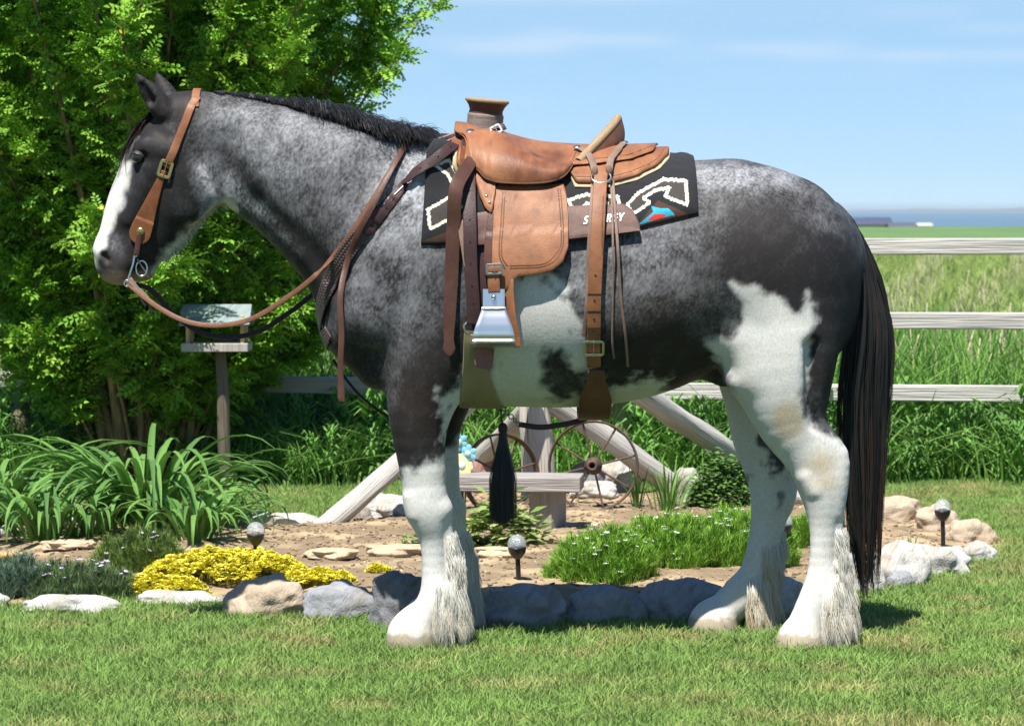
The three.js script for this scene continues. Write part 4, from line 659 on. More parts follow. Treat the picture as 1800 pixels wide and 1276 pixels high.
// ---------------------------------------------------------------- breast collar
{
  const b = thing('breast_collar', 'dark leather breast collar crossing the shoulder of the horse', 'breast collar');
  const s = strapOn([[812, 248], [775, 276], [715, 326], [672, 372], [640, 410]], (t) => 0.034 * Math.sqrt(clamp((1.02 - t) / 0.06)), 0.005, 0.030, 60); s.pts.forEach((p, i) => p.addScaledVector(s.nr[i], -0.02 * sst(15, 35, i))); mesh('tug_strap', strap(s.pts, s.nr, (t) => 0.034 * Math.sqrt(clamp((1.02 - t) / 0.06)), 0.005), maroon, b); holes(s, 0.12, 0.72, 8, b, 0.0025);
  const k = s.pts[34]; { const g = new RoundedBoxGeometry(0.006, 0.046, 0.005, 2, 0.002); g.rotateZ(-0.75); g.applyQuaternion(new THREE.Quaternion().setFromUnitVectors(V(0, 0, 1), s.nr[34])); const q = k.clone().addScaledVector(s.nr[34], 0.004); g.translate(q.x, q.y, q.z); mesh('keeper', g, dullSteel, b); }
  const c = strapOn([[690, 350], [645, 395], [605, 450], [578, 505], [566, 545], [566, 575]], (t) => lerp(0.032, 0.058, sst(0, 0.5, t)), 0.007, 0.006, 60);
  const wb = tex(256, 256, (u, v) => { const i = Math.floor(u * 8), j = Math.floor(v * 16), a = (u * 8) % 1, e = (v * 16 + (i % 2) * 0.5) % 1; const n = Math.sin(Math.PI * a) * 0.5 + Math.sin(Math.PI * e) * 0.5; return [n, n, n]; }, false); wb.repeat.set(11, 6);
  const bw = phys({ color: lin(0.05, 0.032, 0.03), roughness: 0.45, bumpMap: wb, bumpScale: 0.003 }); mesh('collar', c.geo, bw, b);
  const f = []; for (let i = 0; i <= 24; i++) { const an = lerp(0.15, Math.PI - 0.15, i / 24), q = V(0, 0, 0), y = W(0, lerp(575, 600, Math.sin(an)), 0).y; let x = -1.1; for (let k2 = 0; k2 < 50; k2++) { const s2 = body(x, y, Math.cos(an) * 0.16); if (s2 < 0.001) break; x += s2 * 0.8; } f.push(V(x - 0.008, y, Math.cos(an) * 0.16)); } mesh('collar', strap(f, f.map((p) => bodyN(p)), 0.056, 0.007), bw, b);
  mesh('tie_down', tube([W(590, 632, 0.0).add(V(-0.01, 0, 0)), W(612, 672, 0), W(640, 702, 0), W(690, 735, 0), W(740, 736, 0), W(800, 712, 0)], 0.005, 30), maroon, b);
}
// ---------------------------------------------------------------- bridle with bit and reins
{
  const b = thing('bridle', 'brown leather bridle with brass buckle, silver bit and long reins on the horse', 'bridle');
  const s = strapOn([[346, 172], [336, 188], [322, 224], [306, 262], [292, 294]], 0.026, 0.005, 0.004, 40); mesh('crown_strap', s.geo, tan, b);
  const over = []; for (let i = 0; i <= 16; i++) { const z = lerp(0.085, -0.085, i / 16), x = W(347, 170, 0).x; over.push(V(x, topY(x, z) + 0.005, z)); } mesh('crown_strap', strap(over, over.map((p) => bodyN(p)), 0.026, 0.005), tan, b);
  const bp = onBody(291, 297, 0.012); bucklePart(bp.p, bp.n, -0.3, 0.044, 0.056, 0.008, brass, 'buckle', b);
  const c = strapOn([[288, 300], [276, 330], [260, 372], [248, 404], [240, 428]], (t) => (t < 0.8 ? lerp(0.022, 0.070, sst(0.05, 0.8, t)) : 0.070 * Math.sqrt(clamp(1.01 - Math.pow((t - 0.8) / 0.2, 2)))), 0.006, 0.005, 50); mesh('cheek_piece', c.geo, leather(0.20, 0.075, 0.03, 0.45, 81), b);
  const cc = onBody(247, 406, 0.014); disc(cc.p, cc.n, 0.013, 0.005, brass, 'concho', b);
  const d = strapOn([[246, 410], [242, 428], [238, 448]], 0.018, 0.005, 0.012, 16); mesh('bit_strap', d.geo, oiled, b);
  const q = onBody(238, 462, 0.012).p, z = Math.max(q.z, 0.055); mesh('bit_shank', merge([tube([W(236, 446, z), W(233, 464, z + 0.004), W(228, 480, z + 0.006), W(224, 496, z + 0.006)], 0.0045, 20), ringGeo(W(236, 446, z), V(0, 0, 1), 0.010, 0.003), ringGeo(W(223, 498, z + 0.006), V(0, 0, 1), 0.010, 0.0028)]), steel, b);
  mesh('bit_ring', ringGeo(W(248, 472, z - 0.006), V(0.1, 0, 1).normalize(), 0.020, 0.0035, 0.9, 1.25), steel, b); mesh('curb_chain', tube([W(240, 455, z), W(256, 480, z - 0.012), W(262, 490, 0)], 0.003, 12), dullSteel, b);
  const flat = V(0, 0, 1);
  // near rein: a hanging curve to the neck, then up over the crest in front of the withers
  const free = [[224, 498], [246, 517], [285, 545], [330, 566], [385, 572], [440, 561], [500, 526], [552, 486]].map(([x, y], i) => W(x, y, lerp(0.075, 0.20, i / 7))), on = [[590, 448], [625, 400], [660, 345], [692, 292], [716, 252]].map(([x, y]) => onBody(x, y, 0.010).p);
  const r1 = curve([...free, ...on], 110), x2 = on[4].x + 0.006, overCrest = []; for (let i = 1; i <= 8; i++) { const zz = lerp(on[4].z, -0.07, i / 8); overCrest.push(V(x2 + 0.01, topY(x2 + 0.01, zz) + 0.008, zz)); }
  mesh('rein', strap(r1, r1.map((p, i) => (i < 66 ? V(0, 0.35, 1).normalize() : bodyN(p))), 0.017, 0.005), tanDark, b); const oc = curve([r1[110], ...overCrest], 20); mesh('rein', strap(oc, oc.map((p) => bodyN(p)), 0.018, 0.005), tanDark, b);
  // loose tail of the far rein, hanging down the near shoulder
  const dn = [[718, 250], [690, 300], [655, 362], [628, 410], [612, 455], [605, 520], [600, 590], [598, 640], [600, 706]], zt = onBody(612, 500, 0).p.z + 0.02, r2 = curve(dn.map(([x, y], i) => (i < 6 ? onBody(x, y, 0.017).p : W(x, y, Math.max(zt, 0.2)))), 90); mesh('rein', strap(r2, r2.map((p, i) => V(0.1, 0.1, 1).normalize().add(i < 50 ? bodyN(p) : V(0, 0, 1)).normalize()), (t) => (t > 0.94 ? 0.022 : 0.019), 0.005), oiled, b);
  // far rein
  const r3 = curve([W(226, 498, -0.07), W(262, 508, -0.09), W(300, 548, -0.12), W(350, 583, -0.14), W(400, 593, -0.16), W(455, 582, -0.18), W(510, 548, -0.2), W(565, 505, -0.22)], 60); mesh('rein', strap(r3, r3.map(() => V(0, 0.4, 1).normalize()), 0.017, 0.005), maroon, b);
  // slobber strap and loose ends at the bit
  const e1 = curve([W(226, 490, 0.078), W(240, 508, 0.08), W(258, 524, 0.084), W(264, 540, 0.084), W(263, 552, 0.082)], 16); mesh('rein_tie', strap(e1, e1.map(() => flat), (t) => lerp(0.020, 0.008, t), 0.004), lace, b); const e2 = curve([W(228, 496, 0.082), W(244, 516, 0.086), W(250, 530, 0.087), W(256, 538, 0.086)], 12); mesh('rein_tie', strap(e2, e2.map(() => flat), 0.009, 0.003), lace, b);
}
// ---------------------------------------------------------------- ground, field, lake, far shore
const rs = mulberry(2024), ru = (a, b) => a + (b - a) * rs(), rg = () => (rs() + rs() + rs() - 1.5) / 1.5;
const Z = (d) => D - d;                                              // depth in front of the camera to world z
const groundY = (x, d) => (d < 20 ? 0 : -4.4 * sst(20, 900, d) * (0.4 + 0.6 * d / 900)) + (d > 900 ? -14 * sst(900, 1500, d) : 0) + (d > 24 ? 0.25 * N2(x * 0.02, d * 0.02) * sst(24, 80, d) : 0);
{
  const ds = [-14]; for (let d = -14; d < 1500;) { d += d < 20 ? 0.5 : d * 0.05; ds.push(d); }
  const nu = 80, pos = [], uv = [], idx = [], col = [];
  ds.forEach((d, i) => { for (let j = 0; j <= nu; j++) { const u = j / nu * 2 - 1, x = u * (14 + Math.max(0, d) * 1.0), n = fbm2(x * 0.15, d * 0.15, 3); pos.push(x, groundY(x, d), Z(d)); uv.push(x, d); const far = sst(40, 120, d), k = 1 + 0.35 * n; col.push(lerp(0.075, 0.10, far) * k, lerp(0.105, 0.19, far) * k, lerp(0.035, 0.055, far) * k); if (i && j < nu) { const a = (i - 1) * (nu + 1) + j, b = a + nu + 1; idx.push(a, a + 1, b, b, a + 1, b + 1); } } });
  const m = tex(512, 512, (u, v) => { const n = 0.8 + 0.25 * tn(u, v, 40, 1) + 0.2 * tn(u, v, 120, 2) + 0.1 * tn(u, v, 9, 3); return [n, n, n * 0.95]; }, false); m.repeat.set(1.3, 1.3);
  struct('ground', geom(pos, idx, uv, col), std({ vertexColors: true, map: m, roughness: 1, side: THREE.DoubleSide }));
}
{
  const g = new THREE.PlaneGeometry(60000, 27000, 1, 1); g.rotateX(-Math.PI / 2); g.translate(0, -12, Z(1200 + 13500));
  struct('lake', g, phys({ color: lin(0.06, 0.12, 0.17), roughness: 0.35, specularIntensity: 0.8 }));
  const pos = [], idx = []; for (let i = 0; i <= 300; i++) { const x = lerp(-16000, 16000, i / 300), h = 14 + 14 * fbm2(x * 0.0005, 3, 4) + 6 * N2(x * 0.003, 8); for (const [y, dz] of [[-13, 0], [h * 0.55 - 12, -500], [h - 8, -1600], [-13, -4000]]) pos.push(x, y, Z(19000) + dz); if (i) for (let k = 0; k < 3; k++) { const a = (i - 1) * 4 + k, b = a + 4; idx.push(a, b, a + 1, b, b + 1, a + 1); } }
  struct('far_hills', geom(pos, idx), std({ color: lin(0.05, 0.075, 0.05), roughness: 1, side: THREE.DoubleSide }));
}
scene.fog = new THREE.FogExp2(new THREE.Color(0.75, 0.85, 1), 0.00004);
// ---------------------------------------------------------------- grass
const bladeMat = (r, g, b, t = 0.35) => phys({ color: lin(r, g, b), roughness: 0.6, transmission: t, thickness: 0, side: THREE.DoubleSide, specularIntensity: 0.4 });
function clump(n, rad, h0, h1, w, lean, seg = 3, rnd = ru) {
  const L = []; for (let k = 0; k < n; k++) { const a = rnd(0, 6.283), r = rad * Math.sqrt(rnd(0, 1)), h = rnd(h0, h1), l = rnd(0.15, 1) * lean, b = rnd(0, 6.283), p = []; for (let s = 0; s <= seg; s++) { const t = s / seg; p.push(V(Math.cos(a) * r + Math.cos(b) * l * h * t * t, h * t * (1 - 0.35 * l * t), Math.sin(a) * r + Math.sin(b) * l * h * t * t)); } L.push({ p, w: w * rnd(0.7, 1.3), n: V(Math.cos(b + 1.57 * 0 + rnd(-0.8, 0.8)), 0.2, Math.sin(b + rnd(-0.8, 0.8))).normalize() }); } return ribbons(L, 0.8);
}
function scatter(name, geo, mat, spots, parent, colour) {
  const m = new THREE.InstancedMesh(geo, mat, spots.length); m.name = parent ? name : numbered(name); const o = new THREE.Object3D();
  spots.forEach((s, i) => { o.position.set(s[0], s[1], s[2]); o.rotation.set(s[6] ?? 0, s[3] ?? 0, s[7] ?? 0, 'YXZ'); const k = s[4] ?? 1; o.scale.set(k, k * (s[5] ?? 1), k); o.updateMatrix(); m.setMatrixAt(i, o.matrix); if (colour) m.setColorAt(i, colour(s, i)); });
  m.userData.kind = 'stuff'; m.castShadow = m.receiveShadow = true; (parent ?? scene).add(m); return m;
}
const bedPx = [[-80, 1076], [35, 1070], [220, 1060], [400, 1066], [540, 1078], [650, 1090], [840, 1094], [1000, 1090], [1130, 1086], [1280, 1078], [1420, 1062], [1520, 1030], [1640, 1006], [1750, 976], [1764, 950], [1700, 925], [1540, 902], [1400, 884], [1200, 872], [1000, 866], [800, 868], [700, 905], [560, 922], [420, 930], [250, 905], [100, 885], [-80, 880]];
const bed = bedPx.map(([a, b]) => { const p = G(a, b); return [p.x, p.z]; }), inBed = (x, z) => sdPoly(bed, x, z);
const halfView = (d) => Math.abs(d) * 0.19 + 0.9;
{
  const geos = [0, 1, 2].map(() => clump(46, 0.06, 0.022, 0.048, 0.0032, 0.9, 2)), spots = [[], [], []];
  const tallFrom = (x) => 14.25 + 0.35 * N2(x * 0.8, 3);
  for (let d = 6.2; d < 14.6; d += 0.047) for (let x = -halfView(d); x < halfView(d); x += 0.047) { const X = x + rg() * 0.03, dd = d + rg() * 0.03, z = Z(dd); if (inBed(X, z) < 0.01 || dd > tallFrom(X)) continue; spots[Math.floor(rs() * 3)].push([X, 0, z, ru(0, 6.28), ru(0.8, 1.25), ru(0.75, 1.2)]); }
  const c = new THREE.Color();
  geos.forEach((g, i) => tag(scatter('lawn_grass', g, bladeMat(1, 1, 1, 0.3), spots[i], null, (s) => { const dry = clamp(sst(0.05, 0.6, fbm2(s[0] * 1.6 + 9, s[2] * 2.6, 4) + 0.12 * s[0] * 0.5) + ru(-0.12, 0.16)) * 0.85, k = 1 + 0.22 * N2(s[0] * 3, s[2] * 4) + ru(-0.15, 0.15); return c.setRGB(lerp(0.215, 0.44, dry) * k, lerp(0.35, 0.38, dry) * k, lerp(0.085, 0.17, dry) * k).clone(); }), ['mown green lawn grass with straw coloured patches in the foreground', 'short green lawn blades mixed through the mown lawn', 'short bright lawn blades among the mown lawn'][i], 'grass', 'mown lawn'));
}
{ // tall meadow behind the fence
  const A = [0, 1, 2].map(() => clump(24, 0.13, 0.25, 0.78, 0.011, 0.75, 4)), B = [0, 1].map(() => clump(34, 0.3, 0.3, 0.62, 0.014, 0.7, 3)), c = new THREE.Color(), sp = [[], [], [], [], []];
  for (let d = 14.3; d < 19; d += 0.115) for (let x = -halfView(d) - 0.5; x < halfView(d) + 0.5; x += 0.115) { const X = x + rg() * 0.06; const dd = d + rg() * 0.06; if (dd < 14.35 + 0.3 * N2(X * 0.9, 7)) continue; sp[Math.floor(rs() * 3)].push([X, groundY(X, dd), Z(dd), ru(0, 6.28), ru(0.75, 1.15), ru(0.7, 1.15) * lerp(0.48, 1, sst(-0.1, 0.5, dd - lerp(15.4, 14.55, sst(-2.8, 0.6, X))))]); }
  for (let d = 19; d < 75; d *= 1.0125) for (let x = -halfView(d) - 1; x < halfView(d) + 1; x += 0.0135 * d) { const X = x + rg() * 0.12; sp[3 + Math.floor(rs() * 2)].push([X, groundY(X, d), Z(d + rg() * 0.12), ru(0, 6.28), ru(0.8, 1.3)]); }
  const col = (s) => { const f = sst(15, 32, D - s[2]), y = clamp(f * 0.75 + 0.35 * fbm2(s[0] * 0.5, s[2] * 0.5, 3) + ru(-0.15, 0.15)), k = 1 + ru(-0.25, 0.25); return c.setRGB(lerp(0.13, 0.37, y) * k, lerp(0.30, 0.44, y) * k, lerp(0.045, 0.14, y) * k).clone(); };
  const names = ['tall green meadow grass crowding the rail fence', 'tall bright meadow grass along the fence foot', 'tall mixed meadow grass behind the fence', 'pale seeding meadow grass farther out in the field', 'yellowish meadow grass in the far field'];
  [...A, ...B].forEach((g, i) => tag(scatter('meadow_grass', g, bladeMat(1, 1, 1, 0.4), sp[i], null, col), names[i], 'grass', 'tall meadow grass'));
  const weed = []; for (let k = 0; k < 46; k++) { const a = ru(0, 6.28), h = ru(0.08, 0.46), r = ru(0.03, 0.16); weed.push({ p: [V(Math.cos(a) * r * 0.3, h - 0.03, Math.sin(a) * r * 0.3), V(Math.cos(a) * r * 0.7, h + 0.01, Math.sin(a) * r * 0.7), V(Math.cos(a) * r * 1.2, h - 0.02, Math.sin(a) * r * 1.2)], w: ru(0.014, 0.026), n: V(0, 1, 0.4).normalize() }); }
  const ws = []; for (let k = 0; k < 230; k++) { const d = ru(14.3, 15.6), x = ru(-halfView(d), halfView(d)); ws.push([x, 0, Z(d), ru(0, 6.28), ru(0.6, 1.15)]); }
  tag(scatter('broadleaf_weeds', ribbons(weed, 0.9), bladeMat(1, 1, 1, 0.35), ws, null, () => { const k = ru(0.7, 1.3); return c.setRGB(0.12 * k, 0.28 * k, 0.045 * k).clone(); }), 'dark broad-leaved weeds at the foot of the rail fence', 'weeds');
  const head = []; for (let k = 0; k < 4; k++) { const a = ru(0, 6.28), r = ru(0, 0.25), h = ru(0.5, 0.72), x = Math.cos(a) * r, z = Math.sin(a) * r, b = ru(0, 6.28); head.push({ p: [V(x, h * 0.55, z), V(x + 0.02 * Math.cos(b), h * 0.86, z), V(x + 0.05 * Math.cos(b), h, z + 0.04 * Math.sin(b))], w: 0.011, n: V(0.3, 0.2, 1).normalize() }); }
  const hs = []; for (let d = 16; d < 60; d *= 1.016) for (let x = -halfView(d); x < halfView(d); x += 0.03 * d) hs.push([x + rg() * 0.2, groundY(x, d), Z(d + rg() * 0.2), ru(0, 6.28), ru(0.8, 1.15)]);
  tag(scatter('grass_seed_heads', ribbons(head, 0.3), std({ color: lin(0.42, 0.40, 0.24), roughness: 0.9, side: THREE.DoubleSide }), hs), 'pale seed heads standing above the meadow grass', 'seed heads');
}
// ---------------------------------------------------------------- wood
function woodTex(r, g, b, seed, dark = 0.45) { const m = tex(256, 1024, (u, v) => { const gr = tn(u, v, 30, seed, 2.2, 0.12) * 0.5 + tn(u, v, 80, seed + 1, 2, 0.1) * 0.35, cr = Math.pow(clamp(tn(u, v, 16, seed + 2, 2.5, 0.16)), 3) * 1.6, p = tn(u, v, 5, seed + 3, 1, 0.7) * 0.14, k = (1 + 0.42 * gr + 1.4 * p) * (1 - dark * clamp(cr * 1.5)); return [Math.pow(r * k, 0.4545), Math.pow(g * k, 0.4545), Math.pow(b * k, 0.4545)]; }); return m; }
const woodBump = tex(256, 1024, (u, v) => { const n = 0.6 + 0.25 * tn(u, v, 50, 91, 2.2, 0.1) - 0.5 * Math.pow(clamp(tn(u, v, 16, 93, 2.5, 0.16)), 3); return [n, n, n]; }, false);
const wood = (r, g, b, s, dk) => std({ map: woodTex(r, g, b, s, dk), bumpMap: woodBump, bumpScale: 0.011, roughness: 0.85 });
const greyWood = wood(0.42, 0.40, 0.37, 101), paleWood = wood(0.46, 0.44, 0.41, 105), postWood = wood(0.26, 0.23, 0.15, 109), benchWood = wood(0.29, 0.265, 0.25, 113, 0.7);
function logGeo(A, B, ra, rb, seed = 0, flat = 1) { // uneven round timber
  const L = A.distanceTo(B), n = Math.max(10, Math.round(L * 18)), m = 18, pos = [], uv = [], idx = [], q = new THREE.Quaternion().setFromUnitVectors(V(0, 1, 0), B.clone().sub(A).normalize());
  for (let i = 0; i <= n; i++) for (let j = 0; j <= m; j++) { const t = i / n, a = j / m * Math.PI * 2, jj = j % m, r = lerp(ra, rb, t) * (1 + 0.10 * N3(Math.cos(a) * 0.9 + seed, t * L * 2.2, Math.sin(a) * 0.9) + 0.035 * N3(Math.cos(a) * 3 + seed, t * L * 7, Math.sin(a) * 3)); const p = V(Math.cos(a) * r, t * L, Math.sin(a) * r * flat); p.x += 0.25 * ra * N2(t * L * 1.1, seed + 3); p.z += 0.25 * ra * N2(t * L * 1.1, seed + 9); p.applyQuaternion(q).add(A); pos.push(p.x, p.y, p.z); uv.push(j / m * 0.9, t * L * 0.8 + seed * 0.37); if (i < n && j < m) { const k = i * (m + 1) + j; idx.push(k, k + m + 1, k + 1, k + 1, k + m + 1, k + m + 2); } }
  for (const [e, c, f] of [[0, A, 1], [n, B, -1]]) { const k = pos.length / 3; pos.push(c.x, c.y, c.z); uv.push(0.5, 0.5); for (let j = 0; j < m; j++) { const a = e * (m + 1) + j; f > 0 ? idx.push(k, a, a + 1) : idx.push(k, a + 1, a); } }
  return geom(pos, idx, uv);
}
function beam(A, B, w, h, seed) { // sawn timber with eased, slightly wavy edges
  const L = A.distanceTo(B), g = new RoundedBoxGeometry(w, L, h, 2, 0.008), p = g.attributes.position, u = new Float32Array(p.count * 2);
  for (let i = 0; i < p.count; i++) { u[2 * i] = (p.getX(i) + p.getZ(i)) * 2 + seed * 0.31; u[2 * i + 1] = p.getY(i) * 0.5 + seed * 0.17; }
  g.setAttribute('uv', new THREE.BufferAttribute(u, 2)); g.applyQuaternion(new THREE.Quaternion().setFromUnitVectors(V(0, 1, 0), B.clone().sub(A).normalize())); const c = A.clone().add(B).multiplyScalar(0.5); g.translate(c.x, c.y, c.z); return g;
}
{ // rail fence: three rails a bay, posts behind
  const f = thing('rail_fence', 'weathered grey wooden three-rail fence between the garden and the field', 'fence', [0, 0, 0]);
  const rail = (x0, y0, x1, y1, z0, z1, s) => { const A = W(x0, y0, z0), B = W(x1, y1, z1); mesh('rail', beam(A, B, 0.085, 0.055, s), s % 2 ? greyWood : paleWood, f).geometry.rotateX(0); };
  const zl = -6.2, zm = -5.45, zr = -5.35;
  [[421, 434, 432], [553, 562, 566], [661, 687, 697]].forEach(([a, b, c], i) => { rail(-700, a - 8, 1100, b, zl - 0.4, zm, i * 2 + 1); rail(1088, b, 2500, c, zm, zr, i * 2 + 2); });
  for (const [px, z] of [[1097, -5.55], [-640, -6.7], [30, -6.2], [1990, -5.47], [560, -5.95]]) { const p = W(px, 500, z); if (px === 560) continue; mesh('post', logGeo(V(p.x, -0.1, z), V(p.x, 1.32, z), 0.055, 0.05, px), postWood, f); }
}
// ---------------------------------------------------------------- far farm buildings
function barn(label, px0, px1, pyRoof, pyEave, pyBase, d, roofCol, wallCol, depth) {
  const z = Z(d), a = W(px0, pyBase, z), b = W(px1, pyBase, z), e = W(px0, pyEave, z).y, r = W(px0, pyRoof, z).y, y0 = a.y - 1.5, t = thing('farm_building', label, 'building', [0, 0, 0], 'far farm buildings');
  const w = new THREE.BoxGeometry(b.x - a.x, e - y0, depth); w.translate((a.x + b.x) / 2, (e + y0) / 2, z - depth / 2); mesh('wall', w, std({ color: wallCol, roughness: 0.9 }), t);
  const o = 0.6, s = new THREE.Shape(); s.moveTo(o, 0); s.lineTo(-depth / 2, r - e); s.lineTo(-depth - o, 0); s.lineTo(-depth - o, 0.25); s.lineTo(-depth / 2, r - e + 0.3); s.lineTo(o, 0.25); const g = new THREE.ExtrudeGeometry(s, { depth: b.x - a.x + 1, bevelEnabled: false }); g.rotateY(-Math.PI / 2); g.rotateY(Math.PI); g.applyMatrix4(new THREE.Matrix4().makeScale(1, 1, -1)); const ix = g.index; g.computeVertexNormals(); g.translate(a.x - 0.5, e, z); 
  const pos = [], X0 = a.x - 0.5, X1 = b.x + 0.5, P = [[z + o, e - 0.1], [z - depth / 2, r], [z - depth - o, e - 0.1]]; for (const X of [X0, X1]) for (const [zz, yy] of P) pos.push(X, yy, zz, X, yy - 0.3, zz); 
  mesh('roof', geom(pos, [0, 6, 2, 2, 6, 8, 2, 8, 4, 4, 8, 10, 1, 3, 7, 3, 9, 7, 3, 5, 9, 5, 11, 9, 0, 1, 6, 1, 7, 6, 4, 10, 5, 5, 10, 11, 0, 2, 1, 1, 2, 3, 2, 4, 3, 3, 4, 5, 6, 7, 8, 7, 9, 8, 8, 9, 10, 9, 11, 10]), std({ color: roofCol, roughness: 0.6, side: THREE.DoubleSide }), t);
  return t;
}
barn('long barn with dark blue roof in the far field, nearest the horse tail', 1488, 1568, 382, 393, 403, 800, lin(0.05, 0.06, 0.11), lin(0.42, 0.38, 0.34), 12);
barn('low dark-roofed shed between the long barn and the pale shed', 1566, 1613, 391, 397, 403, 780, lin(0.07, 0.075, 0.10), lin(0.16, 0.15, 0.15), 8);
barn('small pale shed right of the dark farm roofs', 1617, 1637, 392, 395, 403.5, 770, lin(0.5, 0.48, 0.46), lin(0.6, 0.57, 0.53), 4);
// ---------------------------------------------------------------- planting bed
const bedY = (x, z) => { const s = -inBed(x, z); return 0.012 + 0.05 * sst(0, 0.5, s) + 0.010 * fbm2(x * 6, z * 6, 3) * sst(0, 0.2, s); };
{
  const xs = bed.map((p) => p[0]), zs = bed.map((p) => p[1]), x0 = Math.min(...xs), x1 = Math.max(...xs), z0 = Math.min(...zs), z1 = Math.max(...zs), nx = 260, nz = 130, pos = [], uv = [], idx = [], ok = [];
  for (let j = 0; j <= nz; j++) for (let i = 0; i <= nx; i++) { const x = lerp(x0, x1, i / nx), z = lerp(z0, z1, j / nz), s = inBed(x, z); pos.push(x, s < 0 ? bedY(x, z) : 0.012 - Math.min(0.2, s) * 0.6, z); uv.push(x, z); ok.push(s < 0.06); }
  for (let j = 0; j < nz; j++) for (let i = 0; i < nx; i++) { const a = j * (nx + 1) + i, b = a + nx + 1; if (ok[a] && ok[b] && ok[a + 1] && ok[b + 1]) idx.push(a, b, a + 1, a + 1, b, b + 1); }
  const m = tex(1024, 1024, (u, v) => { const n = 0.5 * tn(u, v, 20, 1) + 0.5 * tn(u, v, 70, 2) + 0.4 * tn(u, v, 200, 3), p = sst(-0.3, 0.6, tn(u, v, 5, 4)), k = 1 + 0.35 * n; return [Math.pow(clamp(lerp(0.19, 0.37, p) * k), 0.4545), Math.pow(clamp(lerp(0.135, 0.275, p) * k), 0.4545), Math.pow(clamp(lerp(0.078, 0.165, p) * k), 0.4545)]; }); m.repeat.set(0.7, 0.7);
  struct('garden_soil', geom(pos, idx, uv), std({ map: m, roughness: 1 }));
  const chip = new THREE.BoxGeometry(0.015, 0.004, 0.006), sp = [], c = new THREE.Color(); for (let k = 0; k < 9000; k++) { const x = ru(x0, x1), z = ru(z0, z1); if (inBed(x, z) < -0.03) sp.push([x, bedY(x, z) + 0.003, z, ru(0, 6.28), ru(0.4, 1.5), 1, ru(-0.4, 0.4), ru(-0.3, 0.3)]); }
  tag(scatter('wood_chips', chip, std({ color: 0xffffff, roughness: 0.95 }), sp, null, () => { const k = ru(0.5, 1.4), p = rs(); return c.setRGB(lerp(0.16, 0.40, p) * k, lerp(0.11, 0.31, p) * k, lerp(0.065, 0.21, p) * k).clone(); }), 'tan wood chips and clods scattered over the garden bed', 'wood chips');
}
// ---------------------------------------------------------------- rocks
function rockMat(r, g, b, seed, spk) { const map = tex(512, 512, (u, v) => { const n = 0.16 * tn(u, v, 6, seed) + 0.14 * tn(u, v, 22, seed + 1) + 0.10 * tn(u, v, 90, seed + 2), s = clamp((tn(u, v, 60, seed + 5) - 0.45) * 3) * spk, st = clamp(tn(u, v, 4, seed + 7) - 0.1) * 0.55 + clamp(tn(u, v, 14, seed + 8) - 0.3) * 0.6, k = (1 + n) * (1 - s); return [Math.pow(clamp(r * k * (1 - st * 0.5)), 0.4545), Math.pow(clamp(g * k * (1 - st * 0.7)), 0.4545), Math.pow(clamp(b * k * (1 - st)), 0.4545)]; }); map.repeat.set(2.4, 2.4); const bm = tex(256, 256, (u, v) => { const n = 0.5 + 0.25 * tn(u, v, 30, seed + 3) + 0.2 * tn(u, v, 9, seed + 4) + 0.15 * tn(u, v, 90, seed + 6); return [n, n, n]; }, false); bm.repeat.set(3, 3); return std({ map, bumpMap: bm, bumpScale: 0.004, roughness: 0.9 }); }
const RM = { white: rockMat(0.40, 0.39, 0.37, 201, 0.6), grey: rockMat(0.24, 0.25, 0.27, 211, 0.4), tan: rockMat(0.40, 0.32, 0.24, 221, 0.25), dark: rockMat(0.17, 0.17, 0.185, 231, 0.3), flag: rockMat(0.44, 0.35, 0.24, 241, 0.15), orange: rockMat(0.55, 0.32, 0.12, 251, 0.2), red: rockMat(0.26, 0.15, 0.14, 261, 0.3) };
function rockGeo(sx, sy, sz, seed, flatTop = 0) {
  let g = new THREE.IcosahedronGeometry(1, 11); g.deleteAttribute('uv'); g.deleteAttribute('normal'); g = mergeVertices(g, 1e-4); const p = g.attributes.position;
  for (let i = 0; i < p.count; i++) { let x = p.getX(i), y = p.getY(i), z = p.getZ(i); const n = 1 + 0.20 * N3(x * 0.9 + seed, y * 0.9, z * 0.9) + 0.07 * N3(x * 2.1, y * 2.1 + seed, z * 2.1) + 0.022 * N3(x * 5, y * 5, z * 5 + seed) + 0.007 * N3(x * 12 + seed, y * 12, z * 12), e = Math.pow(Math.abs(x) ** 3 + Math.abs(y) ** 3 + Math.abs(z) ** 3, -1 / 3), k = n * lerp(1, e, 0.4); y = y * k; if (flatTop && y > 0.35) y = 0.35 + (y - 0.35) * (1 - flatTop); p.setXYZ(i, x * k * sx, (y < -0.4 ? -0.4 + (y + 0.4) * 0.3 : y) * sy, z * k * sz); }
  g.computeVertexNormals(); return uvMetres(g);
}
let rockSeed = 3;
function rock(label, px0, px1, py0, py1, mat, depth = 0.8, o = {}) {
  const b = G((px0 + px1) / 2, py1, 0.01), d = D - b.z, sc = d / F, w = (px1 - px0) * sc / 2, h = (py1 - py0) * sc, dz = Math.min(w * depth, 0.3); const hh = Math.max(0.03, h - dz * H / d * 0.6) / 1.35; rockSeed += 7.3;
  const m = mesh(o.name ?? 'rock', rockGeo(w * 1.0, hh, dz, o.seed ?? rockSeed, o.flat ?? 0), RM[mat]); m.position.set(b.x, hh * 0.42 + (inBed(b.x, b.z - dz * 0.8) < -0.15 ? bedY(b.x, b.z - dz * 0.8) : 0), b.z - dz * 0.8); m.rotation.y = o.turn ?? 0; return tag(m, label, o.cat ?? 'rock', o.group ?? 'rocks edging the garden bed');
}
rock('pale rock cut by the left edge of the picture, front row', -40, 12, 1040, 1068, 'white');
rock('long flat white rock, leftmost whole one of the front edging', 35, 205, 1043, 1079, 'white', 0.5);
